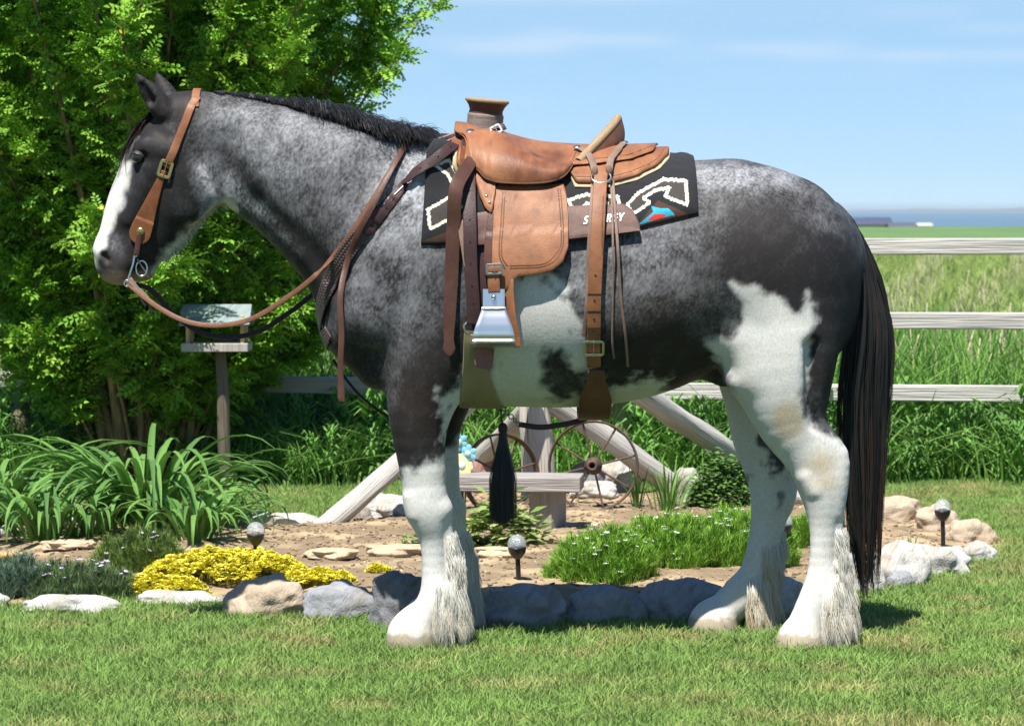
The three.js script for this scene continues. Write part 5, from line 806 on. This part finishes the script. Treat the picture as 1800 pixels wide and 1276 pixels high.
rock('low pale flat rock in front of the yellow flowers', 232, 386, 1036, 1064, 'white', 0.5);
rock('rounded brown-grey rock at the foot of the left garden light', 395, 538, 1014, 1086, 'tan', 0.7, { seed: 5 });
rock('blue-grey rock between the rounded brown one and the tall dark one', 526, 662, 1026, 1090, 'grey', 0.7);
rock('tall dark rock just left of the front hoof', 646, 765, 1002, 1104, 'dark', 0.7, { seed: 31 });
rock('long dark grey rock right of the front legs', 836, 1000, 1032, 1104, 'grey', 0.6);
rock('round grey rock second right of the front legs', 996, 1132, 1028, 1098, 'grey', 0.65);
rock('grey rock left of the far hind hoof', 1126, 1284, 1020, 1094, 'grey', 0.65);
rock('large rock between the two hind legs with a sunlit top', 1272, 1424, 1006, 1088, 'white', 0.8, { seed: 77 });
rock('pale rock behind the tail tip in the front edging', 1482, 1560, 985, 1042, 'white', 0.7);
rock('big white boulder right of the tail', 1520, 1640, 957, 1032, 'white', 0.7, { seed: 15 });
rock('small grey stone wedged under the big white boulder', 1560, 1612, 1002, 1036, 'grey', 0.7);
rock('white boulder at the foot of the right garden light', 1602, 1708, 957, 1014, 'white', 0.7);
rock('smooth white rock at the right tip of the bed', 1688, 1753, 952, 988, 'white', 0.7);
rock('tan rounded rock behind the tail in the back edging', 1535, 1624, 892, 934, 'tan', 0.6);
rock('tan rock behind the right garden light', 1612, 1690, 902, 946, 'tan', 0.6);
rock('long tan rock at the right end of the back edging', 1664, 1752, 914, 958, 'tan', 0.6);
rock('white rock seen between the hind legs in the back edging', 1376, 1432, 858, 906, 'white', 0.7);
rock('white stone half hidden at the left among the daylilies', 112, 172, 921, 944, 'white', 0.7);
rock('white stone at the left picture edge behind the daylilies', -14, 22, 932, 952, 'white', 0.7);
rock('flat pale rock left of the leaning log foot', 412, 560, 898, 930, 'white', 0.4);
rock('large white rock with dark blotches behind the leaning log', 590, 722, 862, 912, 'white', 0.5, { seed: 9 });
rock('small pale rock at the foot of the blotched white one', 650, 722, 896, 922, 'white', 0.6);
rock('reddish rock behind the left end of the bench', 824, 874, 812, 872, 'red', 0.8);
rock('dark rock behind the large wheel', 996, 1062, 838, 890, 'dark', 0.8);
rock('pale rock behind the right side of the large wheel', 1050, 1128, 830, 884, 'white', 0.8);
rock('flat grey rock under the large wheel', 1000, 1090, 868, 896, 'white', 0.6);
rock('pale rock at the foot of the right leaning log', 1180, 1246, 846, 902, 'white', 0.6);
const fs = (label, a, b, c, d, m, extra) => rock(label, a, b, c, d, m, 0.75, { name: 'flagstone', cat: 'flagstone', group: 'flat stepping stones in the bed', flat: 0.85, ...extra });
fs('flat tan stepping stone among the purple flowers at left', 70, 156, 968, 990, 'flag'); fs('flat tan stepping stone right of the yellow flowers', 536, 628, 984, 1008, 'flag'); fs('largest flat pale stepping stone left of the front leg', 645, 752, 973, 1002, 'flag'); fs('flat tan stepping stone left of the middle garden light', 832, 912, 977, 1003, 'flag'); fs('orange flat stone at the left picture edge', -16, 42, 973, 1000, 'orange');
// ---------------------------------------------------------------- globe garden lights on stakes
function gardenLight(label, px, pyTop, pyBase, hidden) {
  const b = G(px, pyBase, 0.03), d = D - b.z; let h = (pyBase - pyTop) * d / F; const t = thing('garden_light', label, 'garden light', [b.x, bedY(b.x, b.z) - 0.01, b.z], 'solar globe lights'), L = (pts, n = 24) => new THREE.LatheGeometry(pts.map(([x, y]) => new THREE.Vector2(x, y)), n), black = std({ color: lin(0.014, 0.014, 0.016), roughness: 0.35 });
  h += 0.01; const y = h - 0.045; mesh('stake', L([[0.0001, -0.05], [0.007, 0], [0.009, 0.02], [0.009, y - 0.045], [0.010, y - 0.04]]), black, t); mesh('cup', L([[0.010, y - 0.042], [0.018, y - 0.036], [0.030, y - 0.018], [0.034, y - 0.002], [0.033, y + 0.002], [0.028, y]]), black, t);
  const g = new THREE.SphereGeometry(0.034, 32, 22, 0, 6.2832, 0, 2.1); g.translate(0, y + 0.014, 0); const cr = tex(256, 128, (u, v) => { const n = 0.5 + 0.5 * Math.abs(tn(u, v, 14, 7)) + 0.2 * tn(u, v, 40, 8); return [n, n, n]; }, false);
  mesh('glass_globe', g, phys({ color: lin(0.9, 0.93, 0.95), transmission: 0.75, thickness: 0, roughness: 0.12, bumpMap: cr, bumpScale: 0.004, side: THREE.DoubleSide }), t); const s = new THREE.CylinderGeometry(0.016, 0.02, 0.012, 20); s.translate(0, y + 0.004, 0); mesh('solar_panel', s, std({ color: lin(0.03, 0.035, 0.05), roughness: 0.2 }), t);
  t.rotation.z = ru(-0.05, 0.06); return t;
}
gardenLight('globe garden light on a black stake above the yellow flowers', 449, 932, 1014); gardenLight('globe garden light between the front and hind legs', 912, 957, 1036); gardenLight('globe garden light half hidden behind the hind legs', 1379, 914, 1000); gardenLight('globe garden light leaning at the right end of the bed', 1659, 877, 962);
// ---------------------------------------------------------------- driftwood frame, wheels, bench
const dw = (label, A, B, ra, rb, s, mat = paleWood) => tag(mesh('driftwood_log', logGeo(A, B, ra, rb, s), mat), label, 'log', 'leaning driftwood logs');
dw('long driftwood log leaning up from the left, its foot by the flat pale rock', G(545, 946), W(935, 610, -3.75), 0.047, 0.042, 1); dw('short driftwood log leaning behind the left wheel', G(790, 862), W(960, 690, -4.0), 0.05, 0.045, 2, greyWood); dw('driftwood log sloping down to the right behind the large wheel', W(960, 700, -3.95), G(1232, 884), 0.05, 0.055, 3); dw('thick white driftwood log sloping down to the leafy bush', W(1085, 668, -4.25), G(1352, 842), 0.056, 0.062, 4);
tag(mesh('stump_post', logGeo(V(W(947, 800, -3.95).x, -0.05, -3.95), V(W(947, 800, -3.95).x, 0.86, -3.95), 0.085, 0.07, 8), wood(0.46, 0.42, 0.37, 117, 0.8)), 'thick cracked upright wooden post behind the bench', 'post');
const rust = std({ map: tex(256, 256, (u, v) => { const p = sst(-0.4, 0.5, tn(u, v, 8, 61)), k = 1 + 0.3 * tn(u, v, 50, 62); return [Math.pow(lerp(0.06, 0.15, p) * k, 0.4545), Math.pow(lerp(0.045, 0.075, p) * k, 0.4545), Math.pow(lerp(0.042, 0.045, p) * k, 0.4545)]; }), roughness: 0.75, metalness: 0.3 });
function wheel(label, px, py, z, R, turn, lean, nsp) {
  const p = W(px, py, z), t = thing('iron_wheel', label, 'wheel', [p.x, p.y, z], 'old iron implement wheels'); t.rotation.set(lean, turn, 0, 'YXZ'); const L = (pts, n) => { const g = new THREE.LatheGeometry(pts.map(([a, b]) => new THREE.Vector2(a, b)), n); g.rotateX(Math.PI / 2); return g; }, w = 0.022;
  mesh('rim', L([[R - 0.010, -w], [R - 0.001, -w], [R, -w + 0.002], [R, w - 0.002], [R - 0.001, w], [R - 0.010, w], [R - 0.010, -w]], 72), rust, t); mesh('hub', L([[0.012, -0.045], [0.026, -0.045], [0.030, -0.03], [0.040, -0.02], [0.040, 0.02], [0.030, 0.03], [0.028, 0.055], [0.020, 0.06], [0.0125, 0.06], [0.0125, -0.045]], 28), rust, t); const bore = new THREE.CylinderGeometry(0.0126, 0.0126, 0.09, 18); bore.rotateX(Math.PI / 2); mesh('axle_hole', bore, std({ color: lin(0.006, 0.005, 0.005), roughness: 1 }), t);
  for (let k = 0; k < nsp; k++) { const a = k / nsp * 6.2832 + 0.25, s = k % 2 ? 0.012 : -0.012; mesh('spoke', new THREE.TubeGeometry(new THREE.LineCurve3(V(Math.cos(a) * 0.035, Math.sin(a) * 0.035, s), V(Math.cos(a) * (R - 0.008), Math.sin(a) * (R - 0.008), -s * 0.3)), 2, 0.0048, 8), rust, t); }
}
wheel('large rusty iron wheel with hub facing the camera behind the bench', 1043, 819, -3.55, 0.206, -0.12, -0.1, 8); wheel('rusty iron wheel partly hidden by the tassel', 880, 834, -3.65, 0.188, 0.42, -0.12, 8);
{
  const t = thing('bench', 'small grey timber plank bench in the garden bed', 'bench'), z = -2.75, A = W(748, 848, z), B = W(1024, 848, z); A.y = B.y = W(900, 848, z).y; const pl = beam(A, B, 0.24, 0.062, 3); pl.rotateX(0); mesh('plank', (() => { const L = A.distanceTo(B), g = new RoundedBoxGeometry(L, 0.064, 0.22, 2, 0.006), p = g.attributes.position, u = new Float32Array(p.count * 2); for (let i = 0; i < p.count; i++) { u[2 * i] = (p.getY(i) + p.getZ(i)) * 2.5; u[2 * i + 1] = p.getX(i) * 0.9; } g.setAttribute('uv', new THREE.BufferAttribute(u, 2)); g.rotateY(-0.10); g.translate((A.x + B.x) / 2, A.y, z - 0.02); return g; })(), benchWood, t);
  for (const px of [772, 963]) { const c = W(px, 900, z), h = A.y - 0.032, g = new RoundedBoxGeometry(0.112, h + 0.05, 0.13, 2, 0.006), p = g.attributes.position, u = new Float32Array(p.count * 2); for (let i = 0; i < p.count; i++) { u[2 * i] = (p.getX(i) + p.getZ(i)) * 2.5; u[2 * i + 1] = p.getY(i) * 0.9; } g.setAttribute('uv', new THREE.BufferAttribute(u, 2)); g.rotateY(-0.55); g.translate(c.x, (h - 0.05) / 2, z - 0.02); mesh('leg', g, benchWood, t); }
}
{ // painted metal flower ornament by the front leg
  const t = thing('flower_ornament', 'blue and yellow painted flower ornament beside the bench', 'ornament'), z = -2.85, paint = (r, g, b) => std({ color: lin(r, g, b), roughness: 0.4 });
  const fl = (px, py, R, n, col, mid) => { const p = W(px, py, z), f = new THREE.Group(); f.name = 'flower'; f.position.copy(p); f.rotation.set(ru(-0.2, 0.1), ru(-0.3, 0.3), ru(0, 1)); t.add(f); for (let k = 0; k < n; k++) { const a = k / n * 6.2832, g = new THREE.SphereGeometry(1, 14, 8); g.scale(R * 0.52, R * 0.36, R * 0.12); g.translate(R * 0.55, 0, 0); g.rotateZ(a); mesh('petal', g, col, f); } const c = new THREE.SphereGeometry(R * 0.36, 16, 10); c.scale(1, 1, 0.5); c.translate(0, 0, R * 0.12); mesh('flower_centre', c, mid, f); };
  const blue = paint(0.20, 0.50, 0.62), yel = paint(0.72, 0.62, 0.28), pale = paint(0.55, 0.6, 0.5);
  fl(806, 777, 0.040, 6, blue, pale); fl(823, 797, 0.038, 6, blue, pale); fl(811, 818, 0.050, 12, yel, pale); for (const [a, b] of [[806, 777], [823, 797], [811, 818]]) mesh('stem', tube([W(a, b, z - 0.012), W((a + 815) / 2, 850, z - 0.02), V(W(815, 900, z).x, 0.02, z)], 0.004, 12), paint(0.10, 0.22, 0.12), t);
}
{ // bird feeder on a post
  const z = -4.85, t = thing('bird_feeder', 'wooden bird feeder with grey-green pitched roof on a post by the tree', 'bird feeder'), c = W(381, 600, z), roofM = wood(0.20, 0.25, 0.25, 121, 0.5), pl = wood(0.36, 0.33, 0.30, 125), box = (w, h, d, x, y, zz, mat, name, rx = 0) => { const g = new RoundedBoxGeometry(w, h, d, 1, 0.004); g.rotateX(rx); g.translate(x, y, zz); return mesh(name, uvMetres(g), mat, t); };
  const yr = W(381, 553, z).y, yt = W(381, 609, z).y; for (const s of [1, -1]) box(0.35, 0.014, 0.17, c.x, yr, z + s * 0.068, roofM, 'roof_panel', s * 0.60);
  box(0.33, 0.042, 0.26, c.x, yt, z, pl, 'tray'); for (const sx of [-1, 1]) for (const sz of [-1, 1]) box(0.02, yr - yt, 0.02, c.x + sx * 0.135, (yr + yt) / 2, z + sz * 0.09, wood(0.5, 0.36, 0.16, 129), 'roof_post'); const pp = W(398, 700, z); mesh('post', logGeo(V(pp.x, -0.05, z - 0.01), V(c.x + 0.015, yt - 0.02, z), 0.032, 0.028, 5), wood(0.15, 0.12, 0.085, 133), t);
}
// ---------------------------------------------------------------- plants of the bed
const leafMats = [bladeMat(0.11, 0.25, 0.05, 0.38), bladeMat(0.15, 0.31, 0.06, 0.38), bladeMat(0.085, 0.20, 0.045, 0.38)];
function strapLeaf(len, w, droop, seed) { // folded, arching leaf
  const n = 10, pos = [], idx = [], r = mulberry(seed); let x = 0, y = 0, a = 1.42 - r() * 0.25; for (let i = 0; i <= n; i++) { const t = i / n, ww = w * (0.55 + 0.6 * Math.sin(Math.min(1, t * 1.4) * 1.57) - 1.05 * Math.pow(t, 2.2)) * 0.5 + 0.0005; pos.push(x, y + ww * 0.5, -ww, x, y, 0, x, y + ww * 0.5, ww); x += Math.cos(a) * len / n; y += Math.sin(a) * len / n; a -= droop * (0.08 + 0.34 * t); if (i) { const b = (i - 1) * 3; idx.push(b, b + 1, b + 3, b + 1, b + 4, b + 3, b + 1, b + 2, b + 4, b + 2, b + 5, b + 4); } } return geom(pos, idx);
}
const lilyLeaves = []; for (let k = 0; k < 7; k++) lilyLeaves.push(strapLeaf(1, 0.052, lerp(0.75, 1.6, k / 6), 300 + k));
function daylily(label, px, py, h, n, spread, group = 'daylily clumps') { const b = G(px, py, 0.03), t = thing('daylily', label, 'plant', [b.x, inBed(b.x, b.z) < 0 ? bedY(b.x, b.z) - 0.006 : 0, b.z], group); for (let k = 0; k < n; k++) { const q = Math.floor(rs() * 7), m = mesh('leaf', lilyLeaves[q], leafMats[Math.floor(rs() * 3)], t), a = ru(0, 6.28), r = spread * 0.32 * Math.sqrt(rs()), s = h * ru(0.85, 1.5); m.position.set(Math.cos(a) * r, 0, Math.sin(a) * r); m.rotation.set(0, -a + rg() * 0.6, rg() * 0.2 - 0.12); m.scale.set(s, s, lerp(s, 0.62, 0.5)); } return t; }
daylily('largest daylily clump, behind the purple and yellow flowers', 258, 938, 0.52, 120, 0.6); daylily('daylily clump at the left picture edge', -6, 925, 0.50, 80, 0.5); daylily('low daylily clump right of the largest one, over the yellow flowers', 338, 962, 0.30, 54, 0.3); daylily('low daylily clump left of the largest one', 78, 958, 0.36, 64, 0.4); daylily('small daylily tuft between the two left daylily clumps', 160, 955, 0.30, 34, 0.25); daylily('daylily clump behind the largest one, towards the feeder post', 385, 925, 0.30, 40, 0.3);
const irisLeaves = [0, 1, 2, 3].map((k) => strapLeaf(1, 0.05, 0.10 + 0.16 * k, 340 + k));
function iris(label, px, py, h, n, spread, group) { const b = G(px, py, 0.03), t = thing('iris_tuft', label, 'plant', [b.x, inBed(b.x, b.z) < 0 ? bedY(b.x, b.z) - 0.006 : 0, b.z], group); for (let k = 0; k < n; k++) { const m = mesh('leaf', irisLeaves[Math.floor(rs() * 4)], leafMats[Math.floor(rs() * 3)], t), a = ru(0, 6.28), r = spread * 0.5 * Math.sqrt(rs()), s = h * ru(0.6, 1.2); m.position.set(Math.cos(a) * r, 0, Math.sin(a) * r * 0.6); m.rotation.set(0, -a + rg() * 0.5, rg() * 0.12); m.scale.set(s, s, s); } return t; }
iris('tuft of narrow upright iris blades right of the large wheel', 1175, 908, 0.22, 40, 0.17, 'iris tufts'); iris('thin iris tuft against the right rim of the large wheel', 1120, 905, 0.20, 18, 0.05, 'iris tufts'); iris('small green weed in front of the tan back rocks at right', 1603, 972, 0.09, 18, 0.09, 'weeds in the bed');
const leafGeo = (l, w) => geom([0, 0, 0, -w / 2, l * 0.12, l * 0.45, w / 2, l * 0.12, l * 0.45, 0, l * 0.1, l], [0, 1, 2, 1, 3, 2]);
const needle = clump(9, 0.012, 0.03, 0.06, 0.0035, 0.7, 2), petals = (r, n, cup = 0.3) => { const pos = [], idx = []; for (let k = 0; k < n; k++) { const a = k / n * 6.2832, b = 2.6 / n, o = pos.length / 3; pos.push(0, 0, 0, Math.cos(a - b) * r * 0.7, r * cup * 0.7, Math.sin(a - b) * r * 0.7, Math.cos(a) * r, r * cup, Math.sin(a) * r, Math.cos(a + b) * r * 0.7, r * cup * 0.7, Math.sin(a + b) * r * 0.7); idx.push(o, o + 2, o + 1, o, o + 3, o + 2); } return geom(pos, idx); };
function mound(name, label, cat, cx, cy, rx, rz, h, list, group) { // list: [partName, geo, mat, count, [rgb a, rgb b], scale range, lift, tilt]
  const b = G(cx, cy, 0.03), t = thing(name, label, cat, [b.x, bedY(b.x, b.z) - 0.012, b.z], group), c = new THREE.Color();
  for (const [pn, geo, mat, n, [ca, cb], sc, lift, tilt] of list) { const sp = []; for (let k = 0; k < n; k++) { const a = ru(0, 6.28), r = Math.sqrt(rs()) * (1 + 0.16 * N2(Math.cos(a) * 1.5 + cx, Math.sin(a) * 1.5)), x = Math.cos(a) * rx * r, z = Math.sin(a) * rz * r, top = h * Math.sqrt(Math.max(0.02, 1 - Math.min(1, r) ** 2)) * (1 + 0.55 * fbm2(x * 11 + cx, z * 11, 2)); sp.push([x, lift ? top + lift : top * Math.pow(rs(), 0.4) - 0.01, z, ru(0, 6.28), ru(...sc), 1, rg() * tilt, rg() * tilt]); } scatter(pn, geo, mat, sp, t, () => { const p = rs(), k = ru(0.75, 1.25); return c.setRGB(lerp(ca[0], cb[0], p) * k, lerp(ca[1], cb[1], p) * k, lerp(ca[2], cb[2], p) * k).clone(); }); } return t;
}
const tintLeaf = bladeMat(1, 1, 1, 0.35), tintPetal = std({ color: 0xffffff, roughness: 0.7, side: THREE.DoubleSide });
const YL = [[0.56, 0.48, 0.02], [0.78, 0.72, 0.07]], GR = [[0.07, 0.17, 0.03], [0.16, 0.29, 0.05]];
for (const [l, x, y, rx, rz, h, n] of [['yellow flowering ground cover under the left garden light, largest patch', 400, 1024, 0.31, 0.18, 0.085, 1900], ['yellow flowering ground cover at its left end behind the low flat rock', 285, 1040, 0.17, 0.10, 0.07, 800], ['yellow flowering ground cover at its right end by the blue-grey rock', 560, 1036, 0.14, 0.09, 0.055, 560], ['tiny yellow flower tuft left of the tall dark rock', 665, 1022, 0.05, 0.04, 0.03, 110]]) mound('yellow_sedum', l, 'flowers', x, y, rx, rz, h, [['foliage', needle, tintLeaf, n * 0.35, [[0.30, 0.34, 0.03], [0.50, 0.46, 0.04]], [0.4, 0.8], 0, 0.3], ['blossoms', petals(0.0085, 5), tintPetal, n * 3.2, YL, [0.6, 1.35], 0.006, 0.9]], 'yellow ground cover');
mound('phlox_mound', 'grey-green cushion with lilac flowers at the left front of the bed', 'flowers', 130, 1040, 0.25, 0.16, 0.10, [['foliage', needle, tintLeaf, 2600, [[0.10, 0.17, 0.07], [0.17, 0.25, 0.09]], [0.6, 1.1], 0, 0.4], ['blossoms', petals(0.010, 5), tintPetal, 60, [[0.42, 0.33, 0.62], [0.62, 0.55, 0.78]], [0.8, 1.5], 0.03, 0.5]], 'flower cushions');
mound('phlox_mound', 'blue-green cushion at the left picture edge of the bed', 'plant', 25, 1040, 0.17, 0.14, 0.11, [['foliage', needle, tintLeaf, 1500, [[0.10, 0.18, 0.12], [0.17, 0.25, 0.16]], [0.7, 1.2], 0, 0.4], ['blossoms', petals(0.008, 5), tintPetal, 16, [[0.42, 0.33, 0.62], [0.62, 0.55, 0.78]], [0.8, 1.4], 0.02, 0.5]], 'flower cushions');
mound('phlox_mound', 'green cushion with few lilac flowers between daylilies and yellow flowers', 'flowers', 245, 1012, 0.17, 0.13, 0.12, [['foliage', needle, tintLeaf, 1700, [[0.10, 0.19, 0.04], [0.20, 0.28, 0.06]], [0.7, 1.2], 0, 0.4], ['blossoms', petals(0.009, 5), tintPetal, 26, [[0.5, 0.42, 0.62], [0.7, 0.66, 0.8]], [0.8, 1.4], 0.025, 0.5]], 'flower cushions');
for (const [l, x, y, rx, rz, h, n] of [['bright green cushion with white flowers, left part beside the middle garden light', 1062, 1028, 0.19, 0.19, 0.15, 2400], ['bright green cushion with white flowers before the leafy bush', 1190, 1000, 0.26, 0.25, 0.15, 3400], ['bright green cushion with white flowers behind the far hind leg', 1300, 995, 0.22, 0.25, 0.15, 2800], ['green cushion with white flowers seen between the hind legs', 1410, 972, 0.13, 0.12, 0.09, 1100]]) mound('white_phlox', l, 'flowers', x, y, rx, rz, h, [['foliage', needle, tintLeaf, n, [[0.15, 0.33, 0.03], [0.27, 0.46, 0.06]], [0.8, 1.4], 0, 0.4], ['blossoms', petals(0.010, 5), tintPetal, n * 0.028, [[0.62, 0.62, 0.72], [0.8, 0.8, 0.84]], [0.8, 1.5], 0.03, 0.4]], 'white flowering cushions');
mound('variegated_plant', 'variegated yellow-green leafy plant below the tassel', 'plant', 880, 968, 0.17, 0.15, 0.19, [['foliage', leafGeo(0.075, 0.026), tintLeaf, 620, [[0.12, 0.25, 0.04], [0.42, 0.45, 0.16]], [0.6, 1.3], 0, 0.7]]);
mound('leafy_bush', 'rounded green leafy bush right of the iris tufts', 'bush', 1268, 900, 0.145, 0.14, 0.24, [['foliage', leafGeo(0.032, 0.018), tintLeaf, 2600, [[0.07, 0.17, 0.035], [0.17, 0.31, 0.06]], [0.7, 1.3], 0, 0.8]]);
mound('variegated_plant', 'small green leafy plant just left of the near front leg', 'plant', 725, 972, 0.06, 0.05, 0.06, [['foliage', leafGeo(0.05, 0.018), tintLeaf, 70, [[0.10, 0.22, 0.04], [0.26, 0.36, 0.10]], [0.5, 1.0], 0, 0.7]]);
// ---------------------------------------------------------------- the many-stemmed tree at the left
{
  const rt = mulberry(99), u = (a, b) => a + (b - a) * rt(), g2 = () => (rt() + rt() + rt() - 1.5) / 1.5, zc = -5.5, xc = W(250, 500, zc).x, t = thing('pea_shrub_tree', 'large many-stemmed green tree with small leaves and yellow blossoms behind the horse head', 'tree', [xc, 0, zc]);
  const bark = std({ map: tex(128, 256, (a, b) => { const n = 1 + 0.3 * tn(a, b, 20, 7, 1, 0.4), p = sst(0.0, 0.5, tn(a, b, 4, 8)); return [Math.pow(lerp(0.16, 0.30, p) * n, 0.4545), Math.pow(lerp(0.11, 0.19, p) * n, 0.4545), Math.pow(lerp(0.06, 0.075, p) * n, 0.4545)]; }), roughness: 0.8 });
  const sprigs = [], twigs = [], flowers = [], addSprig = (p, d) => sprigs.push([p.x, p.y, p.z, u(0, 6.28), u(0.75, 1.6), 1, u(-0.9, 0.9), u(-0.9, 0.9)]);
  for (let k = 0; k < 138; k++) {
    const low = k > 66, a = u(0, 6.283), R = low ? u(0.4, 1.1) : 1.6 * Math.sqrt(rt()), tipH = low ? u(0.5, 1.7) : u(2.9, 4.1) - 0.55 * R * u(0.4, 1.4), a2 = a + g2() * 0.4, base = V(Math.cos(a2) * 0.30 * rt(), -0.03, Math.sin(a2) * 0.26 * rt());
    const tip = V(Math.cos(a) * R, tipH, Math.sin(a) * R * 0.9), mid = base.clone().lerp(tip, 0.5).add(V(-Math.cos(a) * R * 0.10 + g2() * 0.08, 0.05 * R, -Math.sin(a) * R * 0.10 + g2() * 0.08)), cv = new THREE.CatmullRomCurve3([base, base.clone().lerp(mid, 0.5).add(V(g2() * 0.04, 0.05, g2() * 0.04)), mid, mid.clone().lerp(tip, 0.5).add(V(g2() * 0.07, 0.06, g2() * 0.07)), tip]);
    const r0 = low ? 0.012 : u(0.016, 0.034), pos = [], idx = [], uv = [], fr = cv.computeFrenetFrames(18); for (let i = 0; i <= 18; i++) { const q = cv.getPointAt(i / 18), r = r0 * (1 - 0.86 * i / 18); for (let j = 0; j <= 7; j++) { const an = j / 7 * 6.2832; pos.push(q.x + (fr.normals[i].x * Math.cos(an) + fr.binormals[i].x * Math.sin(an)) * r, q.y + (fr.normals[i].y * Math.cos(an) + fr.binormals[i].y * Math.sin(an)) * r, q.z + (fr.normals[i].z * Math.cos(an) + fr.binormals[i].z * Math.sin(an)) * r); uv.push(j / 7, i * 0.3); if (i < 18 && j < 7) { const b = i * 8 + j; idx.push(b, b + 1, b + 8, b + 1, b + 9, b + 8); } } }
    mesh('trunk', geom(pos, idx, uv), bark, t);
    const L = cv.getLength(), nb = Math.round(L * (low ? 11 : 9));
    for (let i = 0; i < nb; i++) { const s = u(low ? 0.3 : 0.2, 1), p = cv.getPointAt(s), d = cv.getTangentAt(s), an = u(0, 6.28), side = V(Math.cos(an), 0.15, Math.sin(an)).addScaledVector(d, 0.9).normalize(), l = u(0.14, 0.40) * (1.2 - 0.75 * s), q = p.clone(), tp = [p.clone()]; for (let m = 0; m < 8; m++) { q.addScaledVector(side, l / 8); side.y += 0.05; side.add(V(g2() * 0.08, g2() * 0.06, g2() * 0.08)).normalize(); tp.push(q.clone()); for (let e = 0; e < (m > 1 ? 3 : 2); e++) addSprig(q.clone().add(V(g2() * 0.025, g2() * 0.025, g2() * 0.025))); if (rt() < 0.10) flowers.push([q.x, q.y - 0.01, q.z, u(0, 6.28), u(0.8, 1.4), 1, u(-1, 1), u(-1, 1)]); } twigs.push({ p: [tp[0], tp[4], tp[8]], w: 0.006, n: V(g2(), 0.2, 1).normalize() }); }
    for (let i = 0; i < L * 16; i++) addSprig(cv.getPointAt(u(0.45, 1)).add(V(g2() * 0.03, g2() * 0.03, g2() * 0.03)));
  }
  const spr = [], lf = (px, py, pz, a, l, w) => { const c = Math.cos(a), s = Math.sin(a), o = spr.length / 3; spr.push(px, py, pz, px + c * l * 0.5 - s * w, py + 0.006, pz + s * l * 0.5 + c * w, px + c * l, py + 0.002, pz + s * l, px + c * l * 0.5 + s * w, py + 0.006, pz + s * l * 0.5 - c * w); }; for (let i = 0; i < 4; i++) { lf(0.014 + i * 0.018, i * 0.004, 0, 1.0, 0.027, 0.0075); lf(0.014 + i * 0.018, i * 0.004, 0, -1.0, 0.027, 0.0075); } lf(0.08, 0.016, 0, 0, 0.026, 0.0075); const si = []; for (let i = 0; i < spr.length / 3; i += 4) si.push(i, i + 1, i + 2, i, i + 2, i + 3);
  mesh('twigs', ribbons(twigs, 0.5), std({ color: lin(0.14, 0.10, 0.06), roughness: 0.85, side: THREE.DoubleSide }), t); const c = new THREE.Color();
  scatter('crown', geom(spr, si), bladeMat(1, 1, 1, 0.42), sprigs, t, () => { const p = rt(), k = u(0.75, 1.25); return c.setRGB(lerp(0.16, 0.30, p) * k, lerp(0.37, 0.50, p) * k, lerp(0.03, 0.05, p) * k).clone(); }); scatter('blossoms', petals(0.016, 3, 0.8), tintPetal, flowers, t, () => { const k = u(0.7, 1.2); return c.setRGB(0.66 * k, 0.50 * k, 0.06 * k).clone(); });
}
renderer.render(scene, camera);
